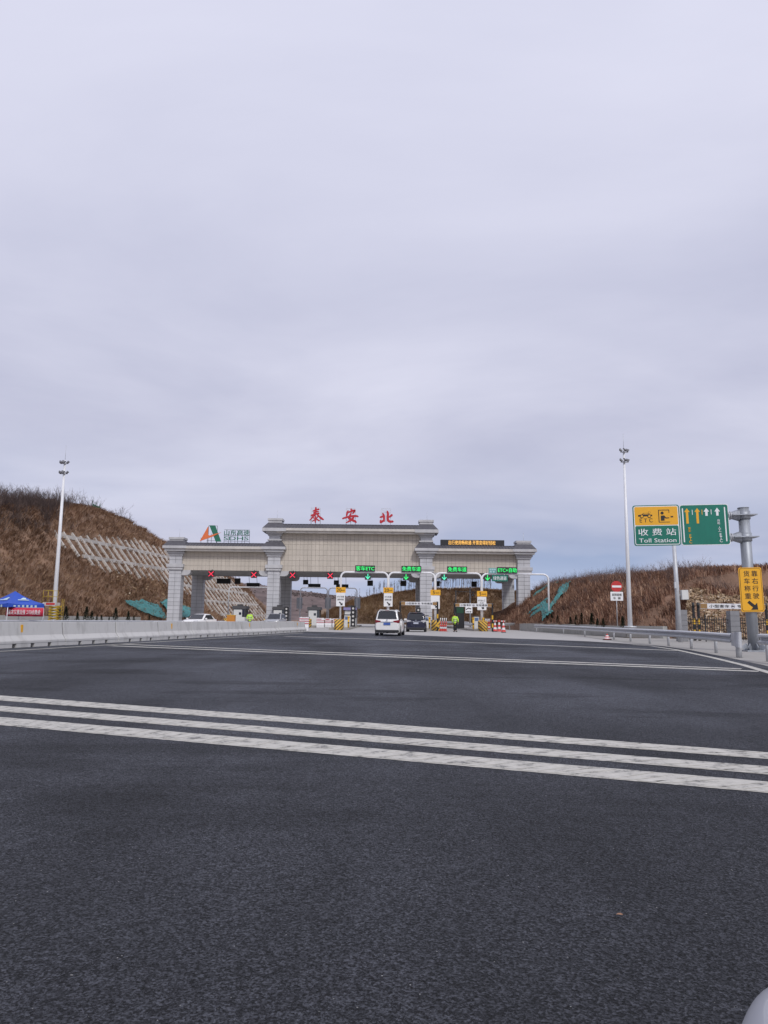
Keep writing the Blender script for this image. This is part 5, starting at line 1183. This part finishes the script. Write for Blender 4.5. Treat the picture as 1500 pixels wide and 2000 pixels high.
b.build('railing', lift_y, r_)
b = MB(); b.tube([(.62,-.2,.3),(.62,-.2,zt+.6)], .022, 6); b.tube([(.62,.2,.3),(.62,.2,zt+.6)], .022, 6)
for k in range(8): b.tube([(.62,-.2,.4+k*.28),(.62,.2,.4+k*.28)], .018, 6)
b.build('ladder', lift_y, r_)
c = P(451.5, 1212, 76); r_ = empty('orange_cabinet', 'small orange box behind the concrete barrier left of the far person', 'cabinet', (c.x, 76, 0)); zt = PZ(451,1202,76)
b = MB(); b.box(-.4, .4, -.3, .3, .1, zt); obj('casing', bevel(b.mesh('casing', mk('box_orange', (.5,.2,.03), .5, var=.12)), .03), r_); b = MB(); b.box(-.42, .42, -.32, .32, zt, zt+.05); b.tube([(-.1,0,zt),(-.1,0,zt+.22)], .03, 6); b.build('lid', yellow_paint, r_); b = MB(); b.box(-.35,.35,-.25,.25,0,.1); b.build('plinth', concrete_old, r_)

# ------------------------------------------------------------------ cars
car_white = mk('car_white', (.82,.81,.79), .3, var=.03, coat=.6); car_navy = mk('car_navy', (.012,.013,.035), .2, var=.1, coat=.8); car_silver = mk('car_silver', (.42,.43,.45), .3, metal=.4, var=.04, coat=.6)
tail_red = mk('tail_red', (.22,.01,.02), .2, var=.1); lamp_glass = mk('lamp_glass', (.5,.5,.52), .12, var=.1); plate_blue = mk('plate_blue', (.06,.13,.42), .45); chrome = mk('chrome', (.6,.6,.62), .15, metal=1.0, var=.05); plastic_black = mk('plastic_black', (.025,.025,.027), .6, var=.2); rim_mat = mk('rim', (.35,.35,.36), .35, metal=.7)
def car(name, label, loc, rz, sp, paint, cat='car'):
    L, W, H, belt = sp['L'], sp['W']/2, sp['H'], sp['belt']; r_ = empty(name, label, cat, loc, rz)
    f, bk = L/2, -L/2; wb, wt, rt, rb = sp['wb'], sp['wt'], sp['rt'], sp['rb']; hood = sp['hood']; deck = sp['deck']
    st = [(f, .28, .42, hood-.36), (f-.012, .46, .36, hood-.30), (f-.04, .62, .30, hood-.24), (f-.09, .75, .26, hood-.19), (f-.16, .845, .23, hood-.135), (f-.26, .905, .215, hood-.085), (f-.42, .95, .20, hood-.04), (f-.8, .985, .19, hood+.01), (wb+.02, 1.0, .18, belt-.02), (wt, 1.0, .18, belt), (0, 1.0, .18, belt), (rt, 1.0, .18, belt)]
    st += [(bk+.45, .985, .2, deck), (bk+.16, .95, .24, deck-.015), (bk+.05, .9, .28, deck-.05), (bk, .84, .34, deck-.12)]
    rings = []
    for y, wf, zb, zt in st:
        w_ = W*wf; h_ = zt-zb
        half = [(w_*.86, zb), (w_*.965, zb+.10*h_), (w_*.995, zb+.3*h_), (w_, zb+.52*h_), (w_*.985, zb+.78*h_), (w_*.955, zb+.92*h_), (w_*.90, zt), (w_*.45, zt+.025)]
        rings.append([(x, y, z) for x, z in half]+[(-x, y, z) for x, z in half[::-1]])
    b = MB(); b.smooth = True; b.loft(rings[::-1]); body = b.build('body', paint, r_)
    zr = H; bw = W*.925; tw = W*sp.get('tw', .74); mid = (wt+rt)/2
    gst = [(wb, bw*.93, belt+.005), (wb-.06, bw*.95, belt+.05), ((wb+wt)/2, (bw+tw)/2*1.0, (belt+zr)/2+.03), (wt+.08, tw, zr-.07), (wt-.12, tw, zr-.025), (mid, tw, zr), (rt+.12, tw*.99, zr-.02), (rt, tw*.98, zr-.05), ((rb+rt)/2, (bw*.96+tw)/2, (deck+zr)/2+.03), (rb+.04, bw*.95, deck+.05), (rb, bw*.93, deck+.005)]
    b = MB(); b.smooth = True; rings = []
    for y, tw_, zt in gst:
        k = min(1, max(0, (zt-belt)/(zr-belt))); base_w = bw; bz = min(belt, zt)-.06
        wmid = base_w+(tw_-base_w)*.85
        half = [(base_w, bz), (base_w+(tw_-base_w)*.5, bz+(zt-bz)*.5), (wmid, bz+(zt-bz)*.86), (tw_*.93, zt-.012*k), (tw_*.5, zt+.012*k)]
        rings.append([(x, y, z) for x, z in half]+[(-x, y, z) for x, z in half[::-1]])
    b.loft(rings); b.build('cabin', paint, r_)
    def quad(name, pts, mat, off=.012, parent=None):
        v = [Vector(p) for p in pts]; n_ = (v[1]-v[0]).cross(v[2]-v[0]).normalized(); m = MB(); m.add([p+n_*off for p in v]+[p-n_*.03 for p in v], [(0,1,2,3),(7,6,5,4),(0,4,5,1),(1,5,6,2),(2,6,7,3),(3,7,4,0)]); return m.build(name, mat, parent or r_)
    def gl(y, z, s_):           # point on the cabin side
        k = (z-belt+.06)/(zr-belt+.06); return (s_*(bw+(tw-bw)*k+.012), y, z)
    zl, zh = belt+.035, zr-.11
    quad('windscreen', [(bw*.86, wb-.02, belt+.05), (tw*.9, wt+.1, zr-.075), (-tw*.9, wt+.1, zr-.075), (-bw*.86, wb-.02, belt+.05)], glass_dark, .03)
    rz0 = deck+.07 if not sp.get('mpv') else sp['rw']
    tq = (rz0-deck)/(zr-deck)
    yb_ = rb+(rt-rb)*max(.05, tq)
    quad('rear_window', [(-bw*.82, yb_, rz0), (-tw*.88, rt-.03+(0 if not sp.get('mpv') else (rb-rt)*.22), zr-.12), (tw*.88, rt-.03+(0 if not sp.get('mpv') else (rb-rt)*.22), zr-.12), (bw*.82, yb_, rz0)], glass_dark, .045)
    ys = sp['pillars']
    for s_ in (-1, 1):
        for i in range(len(ys)-1):
            a, c = ys[i]-.035, ys[i+1]+.035; ah = a-(.0 if i else (wb-wt)*.78); ch_ = c+(0 if i < len(ys)-2 else (rt-rb)*sp.get('rq', .55))
            pts = [gl(a, zl, s_), gl(ah, zh, s_), gl(ch_, zh, s_), gl(c, zl, s_)]
            quad('side_window', pts if s_ < 0 else pts[::-1], glass_dark, .008)
    r0 = sp['r']
    for wy in (sp['wf'], sp['wr']):
        for s_ in (-1, 1):
            m = MB(); m.tube([(s_*(W*.80),wy,r0+.02),(s_*(W*1.004),wy,r0+.02)], r0+.055, 20); m.build('wheel_arch', plastic_black, r_)
            m = MB(); m.tube([(s_*(W-.2),wy,r0),(s_*(W-.17),wy,r0),(s_*(W-.02),wy,r0),(s_*(W+.012),wy,r0)], [r0-.03,r0,r0,r0-.03], 20); t_ = m.build('wheel', rubber, r_)
            m = MB(); m.tube([(s_*(W-.05),wy,r0),(s_*(W+.018),wy,r0)], r0*.62, 16); m.build('rim', rim_mat, t_)
    for s_ in (-1, 1):
        m = MB(); m.cbox((0,0,0), (.2,.1,.14)); me = bevel(m.mesh('mirror', paint), .03); obj('mirror', me, r_, (s_*(W+.1), wb-.3, belt+.08))
        m = MB(); m.tube([(s_*(W-.06),wb-.3,belt+.0),(s_*(W+.06),wb-.3,belt+.05)], .025, 6); m.build('mirror_arm', plastic_black, r_)
        zl0 = hood-.17-sp.get('hl', 0); quad('headlight', [(s_*W*.55, f-.045, zl0-.06), (s_*W*.55, f-.07, zl0+.06), (s_*W*.93, f-.33, zl0+.1), (s_*W*.88, f-.2, zl0-.05)][::s_], lamp_glass, .025)
        tz = sp['tz']; th = sp['th']
        m = MB(); xo, xi = W*.965, W*sp.get('ti', .58); y1 = bk+.02
        m.loft([[(s_*xi, y1-.03, tz-th*.25), (s_*xi, y1-.03, tz+th*.2), (s_*xi, y1+.06, tz+th*.2), (s_*xi, y1+.06, tz-th*.25)], [(s_*xo*.93, y1-.02, tz-th*.5), (s_*xo*.93, y1-.02, tz+th*.5), (s_*xo*.93, y1+.1, tz+th*.5), (s_*xo*.93, y1+.1, tz-th*.5)], [(s_*(xo+.012), y1+.16, tz-th*.3), (s_*(xo+.012), y1+.16, tz+th*.55), (s_*(xo+.012), y1+.34, tz+th*.5), (s_*(xo+.012), y1+.34, tz)]][::s_]); m.build('tail_light', sp.get('tl', tail_red), r_)
        for hy in (sp['wf']-.95, sp['wf']-1.9):
            m = MB(); m.cbox((s_*(W*.985+.012), hy, belt-.16), (.03,.2,.035)); m.build('door_handle', chrome if sp.get('chrome') else paint, r_)
    m = MB(); m.box(-W*.93, W*.93, bk-.05, bk+.12, .24, .40); obj('rear_bumper', bevel(m.mesh('rear_bumper', plastic_black), .04), r_)
    m = MB(); m.box(-W*.8, W*.8, f-.14, f-.005, .22, .36); obj('front_bumper', bevel(m.mesh('front_bumper', plastic_black), .03), r_)
    m = MB(); m.box(-W*.42, W*.42, f-.1, f+.012, .42, hood-.24); obj('grille', bevel(m.mesh('grille', plastic_black), .02), r_)
    pz = sp['pz']; m = MB(); m.box(-.23, .23, bk-.045, bk-.02, pz-.075, pz+.075); m.build('number_plate', sp.get('plate', plate_blue), r_)
    m = MB(); m.box(-.23, .23, f+.014, f+.03, .45, .58); m.build('number_plate', plate_blue, r_)
    if sp.get('mpv'):
        m = MB(); m.box(-W*.5, W*.5, bk-.035, bk-.012, pz+.11, pz+.15); m.build('trim_bar', chrome, r_); m = MB(); m.prism(circle_poly(0, pz+.26, .05, 12), bk-.035, bk-.01); m.build('badge', chrome, r_)
        for s_ in (-1, 1): m = MB(); m.tube([(s_*tw*.85,wt-.3,H+.02),(s_*tw*.85,rt+.1,H+.02)], .02, 6); m.build('roof_rail', grey_steel, r_)
        m = MB(); m.box(-tw*.8, tw*.8, rt-.17, rt+.1, H-.055, H-.02); obj('spoiler', bevel(m.mesh('spoiler', paint), .012), r_); m = MB(); m.box(-.12,.12,rt-.18,rt-.165,H-.05,H-.03); m.build('stop_lamp', tail_red, r_)
        m = MB(); m.tube([(-W*.6,bk+.6,.22),(W*.6,bk+.6,.22)], .06, 8); m.build('axle', plastic_black, r_); m = MB(); m.tube([(0,bk+.02,.2),(0,bk+.5,.22)], .05, 8); m.build('exhaust', dark_metal, r_)
    return r_
van = dict(L=4.5, W=1.73, H=1.74, belt=1.02, hood=.98, deck=1.0, wb=1.35, wt=.45, rt=-1.98, rb=-2.19, mpv=1, rw=1.14, pillars=[1.15,.05,-1.05,-2.02], wf=1.4, wr=-1.36, r=.325, tz=.96, th=.2, pz=.80, ti=.5, rq=.5)
p = G(757, 1241.5); car('minivan', 'white minivan with red tail lights and blue plate approaching the gate', (p.x+.2, p.y+1.6, 0), R(-6.5), van, car_white, 'minivan')
mpv2 = dict(van, L=4.85, W=1.84, H=1.78, tl=lamp_glass, tz=1.0, plate=mk('plate_pale', (.45,.47,.55), .45), rt=-2.08, rb=-2.35, wr=-1.5, wf=1.5, pillars=[1.25,.1,-1.1,-2.15], rw=1.1, tw=.76, tz_=1)
p = G(813, 1234); car('minivan', 'dark navy minivan in front of the white van, entering the lane', (p.x+.1, p.y+1.6, 0), R(-4), mpv2, car_navy, 'minivan')
sedan = dict(L=4.6, W=1.8, H=1.47, belt=.92, hood=.9, deck=.95, wb=.95, wt=.15, rt=-1.05, rb=-1.75, pillars=[.75,-.25,-1.35], wf=1.4, wr=-1.35, r=.32, tz=.85, th=.16, pz=.7)
p = P(382, 1222, 72); car('sedan', 'white sedan driving towards the viewer behind the concrete barrier', (p.x, 73.5, 0), R(180-13), sedan, car_white, 'car')
suv = dict(sedan, W=1.85, H=1.66, belt=1.02, hood=1.0, deck=1.02, rt=-1.7, rb=-2.15, pillars=[.75,-.3,-1.4,-1.95], r=.36, mpv=1, rw=1.15)
p = P(534, 1222, 86); car('sport_utility_car', 'silver grey car facing the viewer beside the inner left column', (p.x, 87.5, 0), R(180-5), suv, car_silver, 'car')
# the white car the photograph is taken beside: only its front corner shows at the lower right
NEARX, NEARY, NEARR = 1.119, -1.328, 0
near = dict(sedan, hood=.82, L=4.7, hl=.16)
nc = car('sedan', 'white car corner in the lowest right of the picture', (NEARX, NEARY, 0), R(NEARR), near, mk('car_white_near', (.8,.81,.84), .3, var=.02, coat=.6), 'car')

for ch in [o_ for o_ in C.objects if o_.parent == nc and o_.name.startswith('body')]:
    md = ch.modifiers.new('round', 'SUBSURF'); md.levels = 3; md.render_levels = 3
# ------------------------------------------------------------------ people
def skin(name, joints, edges, mat, parent, sub=1):
    me = bpy.data.meshes.new(name); me.from_pydata([j[:3] for j in joints], edges, []); o = bpy.data.objects.new(name, me); C.objects.link(o)
    md = o.modifiers.new('s', 'SKIN'); md.use_smooth_shade = True
    for v, j in zip(me.skin_vertices[0].data, joints): v.radius = (j[3], j[4] if len(j) > 4 else j[3])
    me.skin_vertices[0].data[0].use_root = True
    o.modifiers.new('u', 'SUBSURF').levels = sub
    dg = bpy.context.evaluated_depsgraph_get(); m2 = bpy.data.meshes.new_from_object(o.evaluated_get(dg)); bpy.data.objects.remove(o); m2.materials.clear(); m2.materials.append(mat)
    for pl in m2.polygons: pl.use_smooth = True
    return obj(name, m2, parent)
hivis = mk('hi_vis', (.48,.78,.06), .6, var=.12, scale=4); trouser = mk('dark_cloth', (.015,.015,.02), .85, var=.3); skinm = mk('skin', (.42,.26,.19), .6, var=.08); refl = mk('reflective_band', (.55,.56,.55), .35)
def person(label, loc, rz, arms, cap=black_paint):
    r_ = empty('person', label, 'person', loc, rz)
    # continuous body: pelvis root, legs, spine, head, arms with hands
    J = [(0,0,.95,.12,.1)]; E = []
    def add(par, *pts):
        for q in pts: J.append(q); E.append((par, len(J)-1)); par = len(J)-1
        return par
    ch = add(0, (0,0,1.12,.12,.1), (0,.0,1.32,.14,.105), (0,.0,1.43,.09,.08)); nk = add(ch, (0,0,1.5,.05), (0,-.015,1.58,.075,.085), (0,-.01,1.68,.078,.09), (0,0,1.74,.05,.06))
    for s_ in (-1, 1):
        add(0, (s_*.095,0,.88,.085), (s_*.105,-.01,.5,.06), (s_*.11,.015,.28,.055), (s_*.11,.02,.09,.04), (s_*.12,-.06,.04,.04), (s_*.125,-.15,.03,.03))
        sh, el, wr, hd = arms[0 if s_ < 0 else 1]
        hnd = add(ch, (*sh,.06), (*el,.045), (*wr,.03), (*hd,.034))
        d = (Vector(hd)-Vector(wr)).normalized(); x = d.cross(Vector((0,1,0))).normalized()
        for k in range(4):
            base_ = Vector(hd)+d*.03+x*(.012*(k-1.5)*2); ln = (.035,.042,.04,.03)[k]; add(hnd, (*(base_),.0095), (*(base_+d*ln+Vector((0,-.008,0))),.008), (*(base_+d*ln*1.7+Vector((0,-.022,0))),.007))
        add(hnd, (*(Vector(hd)+x*-.035*s_),.011), (*(Vector(hd)+x*-.05*s_+d*.03),.009))
    skin('body', J, E, skinm, r_, 1)
    J = [(0,0,.93,.165,.135),(0,0,1.1,.165,.135),(0,0,1.3,.185,.14),(0,0,1.45,.11,.1),(0,0,.70,.18,.15)]; E = [(0,1),(1,2),(2,3),(0,4)]
    for s_ in (-1, 1):
        sh, el, wr, hd = arms[0 if s_ < 0 else 1]; i = len(J); w2 = Vector(el).lerp(Vector(wr), .9); J += [(*sh,.095),(*el,.075),(*w2,.06)]; E += [(2,i),(i,i+1),(i+1,i+2)]
    jk = skin('jacket', J, E, hivis, r_, 1)
    for z_ in (1.02, 1.2): m = MB(); m.tube([(0,0,z_),(0,0,z_+.05)], .205, 16); o = m.build('reflective_band', refl, r_); o.scale = (1.0,.84,1)
    J = [(0,0,.92,.15,.12)]; E = []
    for s_ in (-1, 1): i = len(J); J += [(s_*.09,0,.80,.11),(s_*.095,-.01,.45,.092),(s_*.098,.01,.12,.088)]; E += [(0,i),(i,i+1),(i+1,i+2)]
    skin('trousers', J, E, trouser, r_, 1)
    for s_ in (-1, 1): m = MB(); m.box(s_*.12-.05, s_*.12+.05, -.2, .08, 0, .09); obj('shoe', bevel(m.mesh('shoe', black_paint), .025), r_)
    m = MB(); m.smooth = True; m.tube([(0,.0,1.66),(0,0,1.72),(0,0,1.78),(0,0,1.80)], [.108,.118,.1,.05], 14); m.box(-.075,.075,-.2,-.09,1.665,1.68); m.build('cap', cap, r_)
    m = MB(); m.tube([(0,.01,1.56),(0,.015,1.67)], [.085,.105], 12); m.build('hair', black_paint, r_)
    for s_ in (-1, 1): m = MB(); m.cbox((s_*.032,-.092,1.645),(.022,.012,.012)); m.build('eye', black_paint, r_)
    m = MB(); m.add([(-.014,-.09,1.61),(.014,-.09,1.61),(0,-.118,1.612),(0,-.09,1.65)], [(0,1,2),(0,2,3),(1,3,2)]); m.build('nose', skinm, r_); m = MB(); m.cbox((0,-.088,1.58),(.05,.012,.01)); m.build('mouth', mk('lips', (.3,.12,.1), .6), r_)
    return r_
p = G(889, 1234.2); person('person in a bright yellow green jacket standing on the concrete, one arm hanging', (p.x, p.y, 0), R(160), [((-.2,0,1.38),(-.3,.03,1.12),(-.27,-.05,.88),(-.26,-.07,.8)), ((.2,0,1.38),(.27,.04,1.1),(.25,-.05,.86),(.245,-.07,.78))])
p = P(487.5, 1215, 74); person('person in a yellow green jacket seen waist up behind the concrete barrier', (p.x, 74, 0), R(20), [((-.2,0,1.38),(-.29,.0,1.12),(-.2,-.18,.98),(-.15,-.24,.97)), ((.2,0,1.38),(.28,.02,1.1),(.2,-.16,.97),(.15,-.22,.96))])

# ------------------------------------------------------------------ saplings behind the gate, conifer shrubs, netting
bark = mk('bark', (.13,.10,.085), .9, var=.25, scale=6); limewash = mk('limewash', (.6,.58,.55), .9, var=.1)
def sapling_meshes(H):
    t = MB(); t.tube([(0,0,-.3),(random.uniform(-.06,.06),0,H*.5),(random.uniform(-.12,.12),0,H)], [.065,.05,.018], 6); b = MB()
    for k in range(16):
        z = H*random.uniform(.38,.98); a = random.uniform(0,6.28); l = H*random.uniform(.14,.3)*(1.25-z/H); d = Vector((math.cos(a)*.55, math.sin(a)*.55, 1)).normalized(); p = Vector((0,0,z)); e = p+d*l; b.tube([p, p.lerp(e,.5), e], [.024,.017,.008], 4, caps=False)
        for q in range(3): p2 = p.lerp(e, random.uniform(.3,.9)); d2 = (d+Vector((random.gauss(0,.5),random.gauss(0,.5),.1))).normalized(); b.tube([p2, p2+d2*l*.5], [.014,.006], 4, caps=False)
    w_ = MB(); w_.tube([(0,0,-.1),(0,0,1.0)], .075, 6)
    return t.mesh('trunk', bark), b.mesh('crown', mk('twig_grey', (.115,.095,.085), .9, var=.2)), w_.mesh('limewash_band', limewash)
sap = [sapling_meshes(h_) for h_ in (4.6, 5.2, 4.0, 5.8)]
xs = [682+i*3.35+random.uniform(-2,2) for i in range(84)]
for i, px in enumerate(xs):
    Y = 180.0; dm = random.uniform(9.3, 17)
    while Y < 240:
        x = PX(px, Y, 1145); d_, s2_, sd2 = polydist(MBASE, x, Y)
        if sd2 > 0 and d_ > dm: break
        Y += .5
    z = hm(x, Y)
    r_ = empty('sapling', 'bare thin sapling with whitewashed foot on the bank behind the gate', 'tree', (x, Y, z), random.uniform(0,6.28), group='saplings on the bank behind the gate'); k = random.uniform(.75,1.2)*(1.1 if 850 < px < 925 else .85); r_.scale = (k,k,k)
    t, cr_, lw = random.choice(sap); tk = obj('trunk', t, r_); obj('crown', cr_, r_); obj('limewash_band', lw, tk)
needle = attr_mat('needles', (.012,.02,.014), (.025,.037,.024), (.045,.06,.035))
def conifer_me(H):
    b = MB(); tint = []
    for k in range(420):
        t = random.random()**.8; z = .06+H*t*.95; rr = (1-t)*H*.26*random.uniform(.5,1.1); a = random.uniform(0,6.28); p = Vector((math.cos(a)*rr, math.sin(a)*rr, z)); d = Vector((math.cos(a), math.sin(a), random.uniform(.3,1.1))).normalized()*H*.13; s_ = d.cross(Vector((0,0,1))).normalized()*H*.028
        b.add([p-s_, p+s_, p+d+Vector((0,0,.02))], [(0,1,2)]); tint.append(random.random())
    me = b.mesh('crown', needle); at_ = me.attributes.new('tint', 'FLOAT', 'FACE'); at_.data.foreach_set('value', np.array(tint, dtype=np.float32))
    t = MB(); t.tube([(0,0,-.1),(0,0,H*.8)], [.05,.01], 6); return me, t.mesh('trunk', bark)
con = [conifer_me(1.5), conifer_me(1.9), conifer_me(1.25)]
Lp = [(129,1.2),(152,1.0),(169,1.25),(180,.85),(190,.8),(199,.8),(226,1.2),(251,1.2),(262,.7),(292,.75),(214,.6)]
for i, (px, k) in enumerate(sorted(Lp)):
    Y = 76+px*.09; x = PX(px, Y, 1195); z = max(0, hl(x, Y)); r_ = empty('conifer_shrub', 'small dark conifer shrub at the foot of the left slope, %s from the left' % ORD[i], 'shrub', (x, Y, z+.9 if z < .3 else z), random.uniform(0,6), group='conifer shrubs along the left slope'); r_.scale = (k*.72,)*3; r_.location.z = max(z, .55)
    c_, t = random.choice(con); obj('crown', c_, r_); obj('trunk', t, r_)
for i, px in enumerate((1078, 1089, 1114, 1125, 1136, 1156, 1167, 1178, 1216)):
    Y = 17.2*FPX/(px-750); x = PX(px, Y, 1210); z = max(.7, hr(x, Y)); r_ = empty('conifer_shrub', 'small dark conifer shrub along the low wall on the right, %s from the left' % ORD[i], 'shrub', (x, Y, z-.05), random.uniform(0,6), group='conifer shrubs along the right wall'); r_.scale = (.5+.12*random.random(),)*3
    c_, t = random.choice(con); obj('crown', c_, r_); obj('trunk', t, r_)
net = mk('teal_net', (.055,.22,.215), .8, var=.3, scale=1.5, bump=.8, bscale=4); net_l = mk('teal_net_pale', (.075,.255,.255), .8, var=.3, scale=1.0, bump=.8, bscale=3)
def drape(name, pts, wd, mat, label, hf, cat='netting', lift=.22):
    """a sheet of netting lying along pts: folds run down it, the rim is torn"""
    q0 = [Vector((p[0], p[1], 0)) for p in pts]; fine = []; wf = []
    for i in range(len(q0)-1):
        for k in range(4): fine.append(q0[i].lerp(q0[i+1], k/4)); wf.append((wd[i]*(4-k)+wd[i+1]*k)/4 if isinstance(wd, list) else wd)
    fine.append(q0[-1]); wf.append(wd[-1] if isinstance(wd, list) else wd); n = len(fine); M_ = 13; b = MB(); b.smooth = True; rings = []
    for i, p in enumerate(fine):
        d = (fine[min(n-1,i+1)]-fine[max(0,i-1)]).normalized(); s_ = Vector((-d.y, d.x, 0)); w_ = wf[i]*(1+.22*noise.noise(Vector((i*.55, wf[0]*7, 2)))); row = []
        for j in range(M_):
            u_ = j/(M_-1)-.5; q = p+s_*w_*u_+d*.12*noise.noise(Vector((i*.4, j*.9, 1)))
            zs_ = max(hf(q.x+ox, q.y+oy) for ox, oy in ((0,0),(.5,0),(-.5,0),(0,.5),(0,-.5)))
            q.z = zs_+lift*(1-1.3*abs(u_))+.09*math.sin(j*1.9+.6*math.sin(i*.7))+.10*noise.noise(Vector((i*.35, j*.5, 8))); row.append(q)
        rings.append(row+[q-Vector((0,0,.02)) for q in row[::-1]])
    b.loft(rings); return tag(b.build(name, mat), label, cat)
# left: crumpled sheets at the slope foot beside the outer column
drape('debris_net', [lb_point(s2, d2) for s2, d2 in ((92,2.5),(94,2.2),(96,1.9),(98,1.7),(100.5,1.5),(103,1.4))], [.3,1.0,1.6,2.0,2.2,2.0], net_l, 'crumpled teal netting at the foot of the slope left of the gate', hl, lift=.28)
drape('debris_net', [lb_point(s2, d2) for s2, d2 in ((105,1.6),(109,1.7),(113,1.7),(117,1.5))], [2.4,2.6,2.0,1.0], net_l, 'teal netting seen between the outer left columns', hl, lift=.28)
def hrp(px, py):             # where a sight line meets the right bank
    d = ray(px, py); 
    for k in range(400):
        t = (60+k*.15)/d.y; q = Vector((0,0,CAMH))+d*t
        if q.x > 16.6 and q.z < hr(q.x, q.y): return q
    return q
for pts, wd, lab in (([(1036,1204),(1048,1194),(1060,1185),(1072,1177)], .9, 'teal netting strip slanting up beside the right gate column'), ([(1058,1186),(1063,1194),(1068,1203),(1070,1213)], [.7,.9,1.0,1.1], 'teal netting hanging down behind the white portal post'),
        ([(1072,1200),(1084,1184),(1095,1168),(1103,1148)], [.6,1.0,1.3,1.5], 'broad teal netting strip running to the top of the right bank'), ([(1042,1172),(1060,1158),(1078,1146),(1090,1142)], .35, 'thin upper teal netting strip on the right bank'), ([(1038,1212),(1056,1200),(1072,1190)], .45, 'low teal netting strip at the bank foot behind the right column')):
    q = [hrp(*p) for p in pts]; fine = []
    for a, c2 in zip(q[:-1], q[1:]): fine += [a.lerp(c2, k/2) for k in range(2)]
    fine.append(q[-1])
    if isinstance(wd, list): wd = [interp([(i*2, w_) for i, w_ in enumerate(wd)], k) for k in range(len(fine))]
    drape('debris_net', fine, wd, net, lab, hr, lift=.3)
# green fence remnant on the left hill top
c = lb_point(108, 16.5); r_ = empty('hill_fence', 'short green mesh fence on the crest of the left slope', 'fence', c); b = MB()
fp = [lb_point(106+k*1.5, 16.3+.3*math.sin(k))-c for k in range(3)]
for p in fp: b2 = MB(); b2.bar(p-Vector((0,0,.3)), p+Vector((0,0,1.6)), .09); b2.build('post', mk('fence_green', (.03,.11,.06), .6), r_)
for a, c2 in zip(fp[:-1], fp[1:]): b.bar(a+Vector((0,0,.55)), c2+Vector((0,0,.55)), .04, .9)
b.build('mesh_panel', mk('fence_green', (.03,.11,.06), .6), r_)
# a fallen leaf and a few loose chips on the asphalt
p = G(1210,1788); b = MB(); b.smooth = True; b.add([(-.013,0,.003),(-.004,-.006,.006),(-.004,.007,.006),(.005,-.005,.004),(.005,.006,.007),(.014,0,.004)], [(0,1,2),(1,3,4,2),(3,5,4)]); tag(b.build('fallen_leaf', mk('leaf_tan', (.30,.16,.09), .7), None, (p.x, p.y, 0)), 'tiny tan fallen leaf on the asphalt at the lower right', 'leaf')
